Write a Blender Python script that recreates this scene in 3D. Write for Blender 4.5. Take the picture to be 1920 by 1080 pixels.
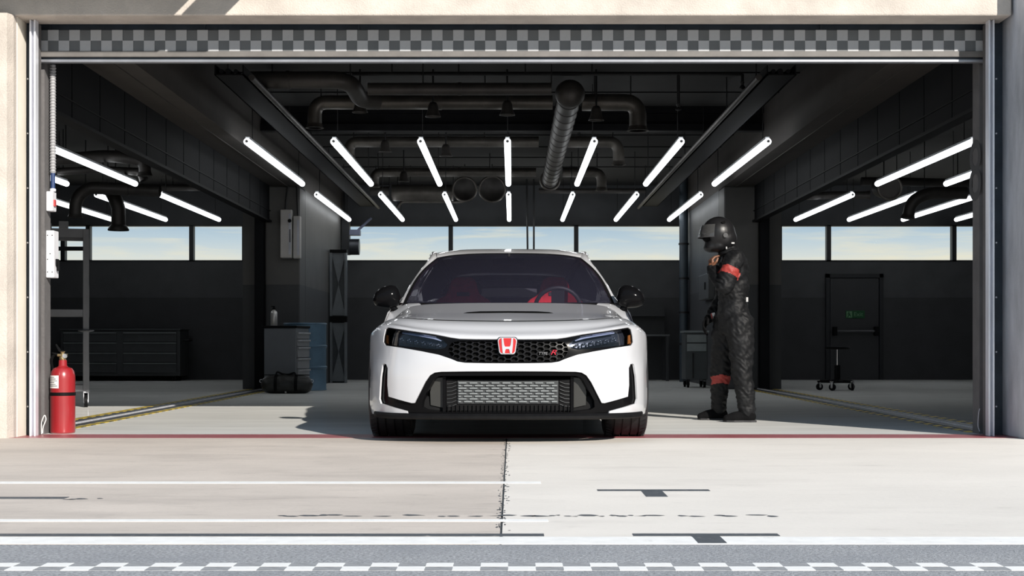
import bpy, bmesh, math, random
import numpy as np
from mathutils import Vector, Matrix, noise
from mathutils.geometry import delaunay_2d_cdt

random.seed(7)
for o in list(bpy.data.objects):
    bpy.data.objects.remove(o, do_unlink=True)
SC = bpy.context.scene
COL = SC.collection
PI = math.pi

# ------------------------------------------------------------------ camera
F = 2790.0            # focal length in pixels of a 1920 wide frame
HZ = 645.0            # horizon row
CH = 0.635            # camera height
cam_d = bpy.data.cameras.new('camera')
cam_d.sensor_width = 36.0
cam_d.lens = 36.0 * F / 1920.0
cam_d.shift_y = (HZ - 540.0) / 1920.0
cam_d.clip_start = 0.05
cam_d.clip_end = 500
cam = bpy.data.objects.new('camera', cam_d)
cam.location = (0, 0, CH)
cam.rotation_euler = (PI / 2, 0, 0)
COL.objects.link(cam)
SC.camera = cam

# ------------------------------------------------------------------ sky, sun, exposure
SC.view_settings.view_transform = 'Standard'
SC.view_settings.look = 'None'
SC.view_settings.gamma = 1.0
SC.view_settings.use_curve_mapping = False
SC.view_settings.exposure = 0.0

W = bpy.data.worlds.new('sky'); SC.world = W; W.use_nodes = True
nt = W.node_tree; nt.nodes.clear()
def N(tree, kind, **kw):
    n = tree.nodes.new(kind)
    for k, v in kw.items():
        if k.startswith('i_'):
            key = k[2:]
            n.inputs[int(key) if key.isdigit() else key.replace('_', ' ')].default_value = v
        else:
            setattr(n, k, v)
    return n
def ramp(tree, stops):
    r = tree.nodes.new('ShaderNodeValToRGB')
    e = r.color_ramp.elements
    while len(e) < len(stops): e.new(0.5)
    for i, (p, c) in enumerate(stops):
        e[i].position = p
        e[i].color = (*c, 1) if len(c) == 3 else c
    return r
tc = N(nt, 'ShaderNodeTexCoord')
sep = N(nt, 'ShaderNodeSeparateXYZ')
nt.links.new(tc.outputs['Generated'], sep.inputs[0])
grad = ramp(nt, [(0.0, (.78, .72, .56)), (0.054, (.80, .80, .72)), (0.068, (.58, .68, .73)), (0.082, (.40, .54, .66)), (0.3, (.32, .46, .62)), (1.0, (.22, .36, .58))])
nt.links.new(sep.outputs['Z'], grad.inputs[0])
mp = N(nt, 'ShaderNodeMapping'); mp.inputs['Scale'].default_value = (9, 9, 95); mp.inputs['Rotation'].default_value = (0, .035, 0)
nt.links.new(tc.outputs['Generated'], mp.inputs[0])
cn = N(nt, 'ShaderNodeTexNoise', i_Scale=1.0, i_Detail=6.0, i_Roughness=.58, i_Distortion=.6)
nt.links.new(mp.outputs[0], cn.inputs['Vector'])
cr = ramp(nt, [(.50, (0, 0, 0)), (.72, (1, 1, 1))])
nt.links.new(cn.outputs['Fac'], cr.inputs[0])
fade = N(nt, 'ShaderNodeMapRange'); fade.inputs[1].default_value = 0.05; fade.inputs[2].default_value = .45; fade.inputs[3].default_value = .75; fade.inputs[4].default_value = .25
nt.links.new(sep.outputs['Z'], fade.inputs[0])
mu = N(nt, 'ShaderNodeMath', operation='MULTIPLY')
nt.links.new(cr.outputs[0], mu.inputs[0]); nt.links.new(fade.outputs[0], mu.inputs[1])
mx = N(nt, 'ShaderNodeMixRGB'); mx.inputs[2].default_value = (.92, .84, .64, 1)
nt.links.new(mu.outputs[0], mx.inputs[0]); nt.links.new(grad.outputs[0], mx.inputs[1])
bg = N(nt, 'ShaderNodeBackground', i_Strength=1.0)
out = N(nt, 'ShaderNodeOutputWorld')
nt.links.new(mx.outputs[0], bg.inputs[0]); nt.links.new(bg.outputs[0], out.inputs[0])

sun_d = bpy.data.lights.new('sun', 'SUN')
sun_d.energy = 6.6
sun_d.angle = math.radians(0.6)
sun_d.color = (1.0, .94, .86)
sun = bpy.data.objects.new('sun', sun_d)
SUN_DIR = Vector((-0.99, 1.82, -1.0)).normalized()
sun.rotation_euler = SUN_DIR.to_track_quat('-Z', 'Y').to_euler()
sun.location = (6, -6, 8)
COL.objects.link(sun)

# ------------------------------------------------------------------ helpers: materials
MATS = {}
def mat(name, col=(.5, .5, .5), rough=.5, metal=0.0, var=.12, scale=6.0, stretch=(1, 1, 1), bump=0.0, bscale=None, coat=0.0, spec=.5,
        emit=None, emit_s=0.0, rvar=0.0, low=None, low_z=None, stain=None):
    """Principled material whose colour is broken up by noise in object space. low/low_z: a second paint colour below a height."""
    if name in MATS: return MATS[name]
    m = bpy.data.materials.new(name); m.use_nodes = True
    t = m.node_tree; b = t.nodes['Principled BSDF']; L = t.links.new
    tcn = N(t, 'ShaderNodeTexCoord')
    mpn = N(t, 'ShaderNodeMapping'); mpn.inputs['Scale'].default_value = stretch
    L(tcn.outputs['Object'], mpn.inputs[0])
    nz = N(t, 'ShaderNodeTexNoise', i_Scale=scale, i_Detail=6.0, i_Roughness=.6)
    L(mpn.outputs[0], nz.inputs['Vector'])
    c0 = tuple(max(0, c * (1 - var)) for c in col); c1 = tuple(min(1, c * (1 + var)) for c in col)
    r = ramp(t, [(.3, c0), (.7, c1)])
    L(nz.outputs['Fac'], r.inputs[0])
    colout = r.outputs[0]
    if low is not None:
        sp = N(t, 'ShaderNodeSeparateXYZ'); L(tcn.outputs['Object'], sp.inputs[0])
        gt = N(t, 'ShaderNodeMath', operation='GREATER_THAN'); gt.inputs[1].default_value = low_z
        L(sp.outputs['Z'], gt.inputs[0])
        rl = ramp(t, [(.3, tuple(c * (1 - var) for c in low)), (.7, tuple(c * (1 + var) for c in low))])
        L(nz.outputs['Fac'], rl.inputs[0])
        mxn = N(t, 'ShaderNodeMixRGB'); L(gt.outputs[0], mxn.inputs[0]); L(rl.outputs[0], mxn.inputs[1]); L(colout, mxn.inputs[2])
        colout = mxn.outputs[0]
    if stain:
        for (sc, st, lo, hi, scol, amt) in stain:
            mp2 = N(t, 'ShaderNodeMapping'); mp2.inputs['Scale'].default_value = st
            L(tcn.outputs['Object'], mp2.inputs[0])
            n2 = N(t, 'ShaderNodeTexNoise', i_Scale=sc, i_Detail=8.0, i_Roughness=.68)
            L(mp2.outputs[0], n2.inputs['Vector'])
            r2 = ramp(t, [(lo, (0, 0, 0)), (hi, (amt, amt, amt))]); L(n2.outputs['Fac'], r2.inputs[0])
            m2 = N(t, 'ShaderNodeMixRGB'); m2.inputs[2].default_value = (*scol, 1)
            L(r2.outputs[0], m2.inputs[0]); L(colout, m2.inputs[1]); colout = m2.outputs[0]
    L(colout, b.inputs['Base Color'])
    b.inputs['Roughness'].default_value = rough
    if rvar:
        rr = N(t, 'ShaderNodeMapRange'); rr.inputs[3].default_value = max(0, rough - rvar); rr.inputs[4].default_value = min(1, rough + rvar)
        L(nz.outputs['Fac'], rr.inputs[0]); L(rr.outputs[0], b.inputs['Roughness'])
    b.inputs['Metallic'].default_value = metal
    b.inputs['Specular IOR Level'].default_value = spec
    if coat:
        b.inputs['Coat Weight'].default_value = coat; b.inputs['Coat Roughness'].default_value = .04
    if bump:
        nb = N(t, 'ShaderNodeTexNoise', i_Scale=bscale or scale * 8, i_Detail=4.0)
        L(mpn.outputs[0], nb.inputs['Vector'])
        bp = N(t, 'ShaderNodeBump', i_Strength=bump); bp.inputs['Distance'].default_value = .01
        L(nb.outputs['Fac'], bp.inputs['Height']); L(bp.outputs[0], b.inputs['Normal'])
    if emit:
        b.inputs['Emission Color'].default_value = (*emit, 1); b.inputs['Emission Strength'].default_value = emit_s
    MATS[name] = m
    return m

def glass(name, tint=(.8, .85, .9), clear=.8, rough=.02, coat=1.0, diffuse_mix=0.0, diffuse_col=(.3, .3, .45)):
    """thin glass: tinted see-through plus a Fresnel reflection"""
    if name in MATS: return MATS[name]
    m = bpy.data.materials.new(name); m.use_nodes = True
    t = m.node_tree; t.nodes.clear(); L = t.links.new
    tr = N(t, 'ShaderNodeBsdfTransparent'); tr.inputs[0].default_value = (*[c * clear for c in tint], 1)
    gl = N(t, 'ShaderNodeBsdfGlossy'); gl.inputs['Roughness'].default_value = rough
    nz = N(t, 'ShaderNodeTexNoise', i_Scale=3.0); rr = ramp(t, [(0, (.9, .9, .9)), (1, (1, 1, 1))])
    L(nz.outputs['Fac'], rr.inputs[0]); L(rr.outputs[0], gl.inputs[0])
    fr = N(t, 'ShaderNodeFresnel', i_IOR=1.5)
    ms = N(t, 'ShaderNodeMixShader'); o = N(t, 'ShaderNodeOutputMaterial')
    ml = N(t, 'ShaderNodeMath', operation='MULTIPLY'); ml.inputs[1].default_value = coat
    L(fr.outputs[0], ml.inputs[0]); L(ml.outputs[0], ms.inputs[0]); df = N(t, 'ShaderNodeBsdfDiffuse'); df.inputs[0].default_value = (*diffuse_col, 1)
    mh = N(t, 'ShaderNodeMixShader'); mh.inputs[0].default_value = diffuse_mix; L(tr.outputs[0], mh.inputs[1]); L(df.outputs[0], mh.inputs[2])
    L(mh.outputs[0], ms.inputs[1]); L(gl.outputs[0], ms.inputs[2]); L(ms.outputs[0], o.inputs[0])
    MATS[name] = m
    return m

# ------------------------------------------------------------------ helpers: geometry
class MB:
    """collects shapes; build() links them as ONE mesh object"""
    def __init__(s): s.v = []; s.f = []
    def add(s, vs, fs, M=None):
        o = len(s.v)
        s.v += [tuple(M @ Vector(p)) if M is not None else tuple(p) for p in vs]
        s.f += [tuple(i + o for i in f) for f in fs]
        return s
    def box(s, x0, x1, y0, y1, z0, z1, M=None):
        x0, x1 = min(x0, x1), max(x0, x1); y0, y1 = min(y0, y1), max(y0, y1); z0, z1 = min(z0, z1), max(z0, z1)
        vs = [(x0, y0, z0), (x1, y0, z0), (x1, y1, z0), (x0, y1, z0), (x0, y0, z1), (x1, y0, z1), (x1, y1, z1), (x0, y1, z1)]
        return s.add(vs, [(0, 3, 2, 1), (4, 5, 6, 7), (0, 1, 5, 4), (1, 2, 6, 5), (2, 3, 7, 6), (3, 0, 4, 7)], M)
    def prism(s, poly, a0, a1, axis='y', M=None):
        """poly: 2D points; axis y -> (x,z) outline extruded in y, axis z -> (x,y), axis x -> (y,z)"""
        n = len(poly)
        P = {'y': lambda p, a: (p[0], a, p[1]), 'z': lambda p, a: (p[0], p[1], a), 'x': lambda p, a: (a, p[0], p[1])}[axis]
        area = sum(poly[i][0] * poly[(i + 1) % n][1] - poly[(i + 1) % n][0] * poly[i][1] for i in range(n))
        if (area < 0) ^ (axis == 'y'): poly = poly[::-1]
        if a1 < a0: a0, a1 = a1, a0
        vs = [P(p, a0) for p in poly] + [P(p, a1) for p in poly]
        fs = [tuple(range(n - 1, -1, -1)), tuple(range(n, 2 * n))] + [(i, (i + 1) % n, n + (i + 1) % n, n + i) for i in range(n)]
        return s.add(vs, fs, M)
    def lathe(s, prof, n=32, M=None, a0=0, a1=2 * PI):
        """prof: (r,z) from bottom to top about z"""
        full = abs(a1 - a0 - 2 * PI) < 1e-6
        m = n if full else n + 1
        vs = []; fs = []; idx = []
        for r, z in prof:
            if r < 1e-6 and full:
                idx.append([len(vs)] * m); vs.append((0, 0, z))
            else:
                idx.append([len(vs) + k for k in range(m)])
                vs += [(r * math.cos(a0 + (a1 - a0) * k / n), r * math.sin(a0 + (a1 - a0) * k / n), z) for k in range(m)]
        for i in range(len(prof) - 1):
            for k in range(n):
                a, b = idx[i][k], idx[i][(k + 1) % m]; c, d = idx[i + 1][(k + 1) % m], idx[i + 1][k]
                q = []
                for w in (a, b, c, d):
                    if w not in q: q.append(w)
                if len(q) >= 3: fs.append(tuple(q))
        return s.add(vs, fs, M)
    def tube(s, pts, r, n=12, caps=True, M=None):
        """sweep a circle (radius r or list of radii) along points"""
        pts = [Vector(p) for p in pts]
        rs = r if isinstance(r, (list, tuple)) else [r] * len(pts)
        vs = []; fs = []
        T = []
        for i in range(len(pts)):
            a = pts[max(0, i - 1)]; b = pts[min(len(pts) - 1, i + 1)]
            T.append((b - a).normalized())
        up = Vector((0, 0, 1)) if abs(T[0].z) < .9 else Vector((1, 0, 0))
        nrm = (up - T[0] * up.dot(T[0])).normalized()
        for i, p in enumerate(pts):
            nrm = (nrm - T[i] * nrm.dot(T[i]))
            nrm = nrm.normalized() if nrm.length > 1e-6 else T[i].orthogonal().normalized()
            bn = T[i].cross(nrm)
            for k in range(n):
                a = 2 * PI * k / n
                vs.append(tuple(p + (nrm * math.cos(a) + bn * math.sin(a)) * rs[i]))
        for i in range(len(pts) - 1):
            for k in range(n):
                k2 = (k + 1) % n
                fs.append((i * n + k, i * n + k2, (i + 1) * n + k2, (i + 1) * n + k))
        if caps:
            fs.append(tuple(range(n - 1, -1, -1))); fs.append(tuple((len(pts) - 1) * n + k for k in range(n)))
        return s.add(vs, fs, M)
    def cyl(s, a, b, r, n=20, r2=None):
        return s.tube([a, b], [r, r if r2 is None else r2], n)
    def ball(s, c, r, n=16, m=10, M=None):
        rx, ry, rz = r if isinstance(r, (tuple, list)) else (r, r, r)
        T = Matrix.Translation(c) @ Matrix.Diagonal((rx, ry, rz, 1))
        if M is not None: T = M @ T
        return s.lathe([(math.cos(-PI / 2 + PI * i / m) if 0 < i < m else 0, math.sin(-PI / 2 + PI * i / m)) for i in range(m + 1)], n, T)
    def grid(s, P, closed=False):
        """P: rows of points -> quads"""
        R = len(P); C = len(P[0]); vs = [tuple(p) for row in P for p in row]; fs = []
        for i in range(R - 1):
            for k in range(C if closed else C - 1):
                k2 = (k + 1) % C
                fs.append((i * C + k, i * C + k2, (i + 1) * C + k2, (i + 1) * C + k))
        return s.add(vs, fs)
    def mesh(s, name, m=None, smooth=None):
        me = bpy.data.meshes.new(name)
        me.from_pydata(s.v, [], s.f); me.update()
        if smooth is not None:
            me.polygons.foreach_set('use_smooth', [True] * len(me.polygons))
            me.set_sharp_from_angle(angle=math.radians(smooth))
        if m: me.materials.append(m)
        return me
    def build(s, name, m, parent=None, smooth=None, bev=0.0, loc=None, rot=None):
        return link(name, s.mesh(name, m, smooth), parent, bev, loc, rot)

def link(name, me, parent=None, bev=0.0, loc=None, rot=None):
    o = bpy.data.objects.new(name, me); COL.objects.link(o)
    if parent is not None: o.parent = parent
    if loc is not None: o.location = loc
    if rot is not None: o.rotation_euler = rot
    if bev:
        b = o.modifiers.new('bevel', 'BEVEL'); b.width = bev; b.segments = 2; b.limit_method = 'ANGLE'; b.harden_normals = False
    return o
def tag(o, label, cat, group=None, kind=None):
    o['label'] = label; o['category'] = cat
    if group: o['group'] = group
    if kind: o['kind'] = kind
    return o
def thing(name, label, cat, loc=(0, 0, 0), rz=0.0, group=None, kind=None):
    o = bpy.data.objects.new(name, None); o.empty_display_size = .05; COL.objects.link(o)
    o.location = loc; o.rotation_euler = (0, 0, rz)
    return tag(o, label, cat, group, kind)
def copy_tree(o, parent=None):
    c = o.copy(); COL.objects.link(c); c.parent = parent
    for ch in list(o.children): copy_tree(ch, c)
    return c
def curve_pts(pts, rad, seg=6):
    """round the corners of a polyline"""
    pts = [Vector(p) for p in pts]; out_ = [pts[0]]
    for i in range(1, len(pts) - 1):
        p = pts[i]; a = (pts[i - 1] - p); b = (pts[i + 1] - p)
        r = min(rad, a.length * .49, b.length * .49)
        A = p + a.normalized() * r; B = p + b.normalized() * r
        for k in range(seg + 1):
            t = k / seg
            out_.append(A * (1 - t) ** 2 + p * 2 * t * (1 - t) + B * t ** 2)
    out_.append(pts[-1])
    return out_
def at(px, py, d):
    """world point at depth d that the photograph shows at (px, py)"""
    return Vector(((px - 960) * d / F, d, CH - (py - HZ) * d / F))
def text_mesh(txt, size, depth, m, shear=0.0, name='lettering'):
    c = bpy.data.curves.new(name, 'FONT'); c.body = txt; c.size = size; c.extrude = depth; c.shear = shear
    c.align_x = 'CENTER'; c.align_y = 'CENTER'
    o = bpy.data.objects.new(name, c); COL.objects.link(o)
    bpy.context.view_layer.update()
    me = bpy.data.meshes.new_from_object(o.evaluated_get(bpy.context.evaluated_depsgraph_get()))
    bpy.data.objects.remove(o, do_unlink=True); bpy.data.curves.remove(c)
    me.materials.clear(); me.materials.append(m); me.name = name
    return me
ORD = ['first', 'second', 'third', 'fourth', 'fifth', 'sixth', 'seventh', 'eighth', 'ninth', 'tenth']
# ================================================================== THE SETTING
D0 = 10.30       # plane of the shutter
DB = 26.4        # back wall
PX = 3.47        # outer face of the partition beams
PI_ = 2.98       # inner face
ZC = 3.45        # ceiling
ZB = 2.85        # underside of the partition beams

M_conc_l = mat('apron_concrete_left', (.54, .478, .42), .75, var=.10, scale=1.6, stretch=(.6, .9, 1), bump=.15, bscale=60,  # left-to-right brightness of the apron is put into the two slab tints
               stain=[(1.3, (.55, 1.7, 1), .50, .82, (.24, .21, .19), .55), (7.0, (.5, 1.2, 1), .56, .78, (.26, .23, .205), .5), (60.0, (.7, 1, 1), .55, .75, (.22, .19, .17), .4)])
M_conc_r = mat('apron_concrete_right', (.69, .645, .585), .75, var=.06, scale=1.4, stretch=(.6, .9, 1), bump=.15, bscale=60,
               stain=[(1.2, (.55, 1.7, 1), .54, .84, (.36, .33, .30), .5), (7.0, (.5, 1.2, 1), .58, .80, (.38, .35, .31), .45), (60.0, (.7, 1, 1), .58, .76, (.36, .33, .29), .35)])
M_asph = mat('asphalt', (.295, .30, .308), .85, var=.55, scale=95, bump=.5, bscale=180, stain=[(2.0, (1, 1, 1), .45, .7, (.20, .21, .225), .6)])
M_wpaint = mat('worn_white_paint', (.80, .79, .76), .6, var=.08, scale=14, stain=[(22, (1, 1, 1), .60, .72, (.45, .44, .43), .7)])
M_dpaint = mat('dark_marking_paint', (.055, .065, .075), .6, var=.25, scale=18, stain=[(30, (1, 1, 1), .58, .72, (.35, .33, .31), .7)])
M_red = mat('dark_red_floor_paint', (.30, .085, .095), .4, var=.12, scale=9)
M_floor = mat('polished_concrete_floor', (.70, .70, .675), .16, var=.08, scale=1.2, stretch=(.5, 2.2, 1), rvar=.05,
              stain=[(1.5, (.7, 3, 1),   .50, .8, (.47, .47, .46), .6)])
def soften_floor(m, gloss_rough=.10, k0=.05, k1=.30):
    """polished floor: matt concrete under a thin clear coat whose reflection stays moderate at grazing view"""
    t = m.node_tree; b = t.nodes['Principled BSDF']; L = t.links.new
    b.inputs['Specular IOR Level'].default_value = 0.0
    b.inputs['Roughness'].default_value = .9
    for l in list(b.inputs['Roughness'].links): t.links.remove(l)
    g = N(t, 'ShaderNodeBsdfGlossy'); g.inputs['Roughness'].default_value = gloss_rough
    lw = N(t, 'ShaderNodeLayerWeight', i_Blend=.35)
    mr = N(t, 'ShaderNodeMapRange'); mr.inputs[3].default_value = k0; mr.inputs[4].default_value = k1
    L(lw.outputs['Facing'], mr.inputs[0])
    ms = N(t, 'ShaderNodeMixShader'); o = t.nodes['Material Output']
    L(mr.outputs[0], ms.inputs[0]); L(b.outputs[0], ms.inputs[1]); L(g.outputs[0], ms.inputs[2]); L(ms.outputs[0], o.inputs[0])
soften_floor(M_floor)
M_facade = mat('facade_concrete', (.50, .45, .40), .85, var=.16, scale=3.5, bump=.45, bscale=90, stain=[(26, (1, 1, 1), .66, .76, (.26, .21, .17), .6)])
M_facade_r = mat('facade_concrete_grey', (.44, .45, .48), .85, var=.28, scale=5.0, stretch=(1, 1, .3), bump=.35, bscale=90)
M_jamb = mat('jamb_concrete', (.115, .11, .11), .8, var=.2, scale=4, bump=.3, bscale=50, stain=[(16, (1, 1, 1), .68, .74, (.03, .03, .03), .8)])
M_cream = mat('cream_render', (.76, .71, .62), .8, var=.06, scale=4)
M_dsteel = mat('dark_blue_steel', (.035, .047, .063), .45, metal=.3, var=.3, scale=6, bump=.05)
M_galv = mat('galvanised_steel', (.74, .75, .80), .35, metal=.25, var=.14, scale=5, stretch=(3, 3, .4))
M_wallp = mat('two_tone_wall_paint', (.066, .068, .073), .55, var=.15, scale=2.5, low=(.040, .041, .045), low_z=1.46, bump=.05)
M_col = mat('two_tone_column_paint', (.085, .082, .079), .6, var=.12, scale=2.5, low=(.042, .043, .046), low_z=1.47, bump=.08)
M_ceil = mat('ceiling_slab', (.018, .017, .016), .9, var=.2, scale=2.0, bump=.1)
M_beam = mat('beam_concrete', (.042, .035, .031), .8, var=.16, scale=2.5, bump=.15)
M_panel = mat('dark_door_panel', (.009, .0095, .011), .7, var=.15, scale=3, spec=.08)
M_black = mat('black_paint', (.008, .008, .009), .6, var=.2, scale=5, spec=.08)
M_frame = mat('window_frame_paint', (.016, .018, .021), .5, var=.1, scale=5)
M_wglass = glass('window_glass', (.97, .99, 1.0), .98, coat=.015)

def struct(name, label, cat, o): 
    o.name = name
    return tag(o, label, cat, kind='structure')

# --- ground outside
JX = -0.037
apron = thing('floor_apron', 'sunlit concrete apron in front of the garage with painted lines', 'ground', kind='structure')
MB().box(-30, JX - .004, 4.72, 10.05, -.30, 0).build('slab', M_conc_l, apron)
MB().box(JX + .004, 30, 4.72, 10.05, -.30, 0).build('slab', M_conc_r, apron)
MB().box(JX - .004, JX + .004, 4.72, 10.05, -.30, -.004).build('joint_filler', mat('joint_sealant', (.05, .06, .065), .8, var=.3, scale=20), apron)
asph = struct('floor_asphalt', 'grey asphalt lane running along the front of the apron', 'ground', MB().box(-60, 60, -60, 4.72, -.30, -.001).build('floor_asphalt', M_asph))
rowd = lambda y: CH * F / (y - HZ)
def mark(px0, px1, y0, y1, m, name, parent, h=.0012):
    """a painted stripe between rows y0 (far) and y1 (near) of the photograph, px given on its middle row"""
    d0, d1 = rowd(y0), rowd(y1); d = (d0 + d1) / 2
    return MB().box((px0 - 960) * d / F, (px1 - 960) * d / F, d1, d0, -.0005, h).build(name, m, parent)
mark(-6000, 1014, 903.2, 906.8, M_wpaint, 'white_line', apron)
mark(-6000, 1028, 974.0, 978.2, M_wpaint, 'white_line', apron)
mark(-6000, 1020, 1001.0, 1005.6, M_dpaint, 'dark_line', apron)
mark(-9000, 11000, 1007, 1020.0, M_wpaint, 'wide_white_line', apron, .001)
mark(-4000, 125, 932, 935.5, M_dpaint, 'dark_line', apron)
mark(1120, 1330, 918, 920.8, M_dpaint, 't_mark_bar', apron)
mark(1207, 1247, 920.9, 931.5, M_dpaint, 't_mark_stem', apron)
mark(1187, 1460, 1001, 1005.3, M_dpaint, 't_mark_bar', apron, .0016)
mark(1303, 1356, 1005.4, 1019, M_dpaint, 't_mark_stem', apron, .0018)
# ragged dark cracks where old sealant runs across the slabs
def crack(px0, px1, row, thick, seed, name='crack_seal'):
    rnd = random.Random(seed); d = rowd(row); mb = MB(); x = px0
    while x < px1:
        w = rnd.uniform(10, 46); j = rnd.uniform(-1.4, 1.4); th = thick * rnd.uniform(.35, 1.0)
        da = rowd(row + j - th / 2); db = rowd(row + j + th / 2)
        X0 = (x - 960) * d / F; X1 = (x + w - 960) * d / F; k = rnd.uniform(-.012, .012)
        mb.add([(X0, (da + db) / 2, .0008), (X0 + (X1 - X0) * .3, db + k, .0008), (X1 - (X1 - X0) * .25, db, .0008), (X1, (da + db) / 2 + k, .0008), (X0 + (X1 - X0) * .6, da, .0008), (X0 + (X1 - X0) * .2, da - k, .0008)], [(0, 1, 2, 3, 4, 5)])
        x += w * rnd.choice([.6, .85, 1.0, 1.5])
    return mb.build(name, M_dpaint, apron)
crack(520, 935, 967, 2.6, 3); crack(975, 1440, 967, 3.2, 5); crack(120, 185, 935.5, 2.5, 8)
# checkered strip on the asphalt
strip = thing('checkered_strip', 'two rows of white checks painted across the asphalt lane', 'road marking', (0, 4.24, 0))
CW, CD = .0785, .068
me_chk = MB().box(0, CW, 0, CD, -.002, .0012).mesh('checker_square', M_wpaint)
M_gchk = mat('worn_grey_check_paint', (.27, .275, .28), .7, var=.25, scale=30)
me_chg = MB().box(0, CW, 0, CD, -.002, .0006).mesh('checker_square_grey', M_gchk)
x0 = (86 - 960 + 960) * 0 + (1003.5 - 960) * 4.31 / F
for k in range(-26, 26):
    for r in range(2):
        link('checker_square' if (k + r) % 2 == 0 else 'grey_square', me_chk if (k + r) % 2 == 0 else me_chg, strip, loc=(x0 + k * CW, -CD + (1 - r) * CD + .002, 0))

# --- floor indoors, threshold
fl = struct('floor', 'polished grey concrete floor of the garage', 'floor', MB().box(-11, 11, 10.45, DB + .3, -.30, 0).build('floor', M_floor))
th = struct('floor_threshold', 'dark red line painted along the garage threshold', 'floor marking', MB().box(-3.5, 3.6, 10.05, 10.45, -.30, .001).build('floor_threshold', M_red))
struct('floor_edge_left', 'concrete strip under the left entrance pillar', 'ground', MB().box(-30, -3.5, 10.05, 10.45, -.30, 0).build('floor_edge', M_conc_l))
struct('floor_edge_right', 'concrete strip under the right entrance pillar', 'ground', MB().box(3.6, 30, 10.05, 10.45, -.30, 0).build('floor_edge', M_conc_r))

# --- facade
struct('wall_lintel', 'beige concrete lintel beam across the top of the entrance', 'lintel', MB().box(-12, 3.40, 10.12, 10.40, 2.868, 4.3).build('lintel', M_facade, bev=.012))
struct('wall_left_pillar', 'beige concrete entrance pillar at the left edge of the picture', 'pillar', MB().prism([(-12, 10.03), (-3.405, 10.03), (-3.383, 10.10), (-3.383, 10.16), (-12, 10.16)], 0, 2.868, 'z').build('pillar', M_facade))
struct('wall_left_reveal', 'cream rendered reveal strip beside the left steel guide', 'reveal', MB().box(-12, -3.378, 10.16, 10.40, 0, 2.868).build('reveal', M_cream))
struct('wall_right_pillar', 'shaded grey concrete entrance pillar at the right edge', 'pillar', MB().box(3.415, 12, 9.90, 10.40, 0, 4.3).build('pillar', M_facade_r, bev=.01))
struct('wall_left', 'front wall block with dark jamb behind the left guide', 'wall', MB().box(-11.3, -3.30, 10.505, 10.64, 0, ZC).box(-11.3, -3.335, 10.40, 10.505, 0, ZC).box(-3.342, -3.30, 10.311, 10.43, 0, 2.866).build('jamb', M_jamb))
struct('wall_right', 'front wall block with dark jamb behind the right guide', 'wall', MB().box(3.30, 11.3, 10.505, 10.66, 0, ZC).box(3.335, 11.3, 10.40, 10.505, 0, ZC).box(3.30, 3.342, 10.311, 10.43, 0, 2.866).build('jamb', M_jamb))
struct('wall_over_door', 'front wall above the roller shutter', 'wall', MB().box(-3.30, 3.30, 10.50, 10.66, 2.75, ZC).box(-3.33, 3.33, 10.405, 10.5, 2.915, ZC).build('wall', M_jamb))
for s, nm in ((-1, 'left'), (1, 'right')):
    t = thing('shutter_guide', f'bright galvanised steel shutter guide rail on the {nm} of the entrance', 'guide rail', kind='structure')
    a, b = (3.280, 3.322)
    MB().box(s * a, s * (a + .012), 10.24, 10.31, 0, 2.868).build('inner_flange', M_galv, t, bev=.003)
    MB().box(s * (a + .012), s * (b - .012), 10.28, 10.31, 0, 2.868).build('channel_back', M_galv, t)
    MB().box(s * (b - .012), s * b, 10.24, 10.31, 0, 2.868).build('outer_flange', M_galv, t, bev=.003)
    MB().box(s * b, s * 3.42, 10.36, 10.40, 0, 2.868).build('backing_strip', M_dsteel, t)
    for k in range(7):
        z = .2 + k * .38
        MB().cyl((s * 3.37, 10.352, z), (s * 3.37, 10.362, z), .006, 8).build('screw', M_galv, t)
# roller shutter, pulled up
M_chk_bg = mat('shutter_grey', (.105, .112, .118), .5, var=.10, scale=5)
M_chk_w = mat('shutter_pale_check', (.36, .37, .385), .5, var=.10, scale=8)
M_shband = mat('shutter_plain_band', (.13, .122, .115), .6, var=.14, scale=7)  # shade on the band's underside is put into this dark tone
sh = thing('roller_shutter', 'raised roller shutter with a checkered edge band above the entrance', 'shutter', (0, 10.44, 2.61))
MB().box(-3.33, 3.33, .03, .058, .227, .30).build('housing', M_dsteel, sh)
for k in range(7):
    xx = -3.25 + k * 1.083
    MB().box(xx, xx + .012, .02, .035, .227, .30).build('housing_rib', M_dsteel, sh)
MB().box(-3.33, 3.33, 0, .05, .078, .227).build('check_panel', M_chk_bg, sh)
CS = .0748
me_c2 = MB().box(0, CS, -.0035, .001, 0, CS).mesh('pale_check', M_chk_w)
for k in range(89):
    if -3.33 + (k + 1) * CS > 3.34: break
    r = k % 2
    link('pale_check', me_c2, sh, loc=(-3.33 + k * CS, 0, .078 + (CS if r else 0)))
MB().box(-3.33, 3.33, -.012, .05, .037, .078).build('edge_band', M_shband, sh, bev=.004)
MB().box(-3.33, 3.33, .012, .05, .021, .037).build('rubber_seal', M_dsteel, sh)
MB().box(-3.33, 3.33, -.008, .05, .001, .021).build('bottom_bar', mat('bar_steel', (.33, .34, .37), .35, metal=.6), sh, bev=.004)
# awning over the left of the entrance (its shadow falls on the lintel)
aw = thing('awning', 'flat metal awning on the lintel above the left half of the entrance', 'awning', (0, 10.12, 3.3))
MB().box(-12, -1.875, -.82, 0, 0, .03).build('panel', M_dsteel, aw)
MB().box(-1.80, -1.53, -.82, 0, 0, .03).build('panel', M_dsteel, aw)
MB().box(-12, -1.53, -.02, 0, -.04, 0).build('wall_rail', M_dsteel, aw)

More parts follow.
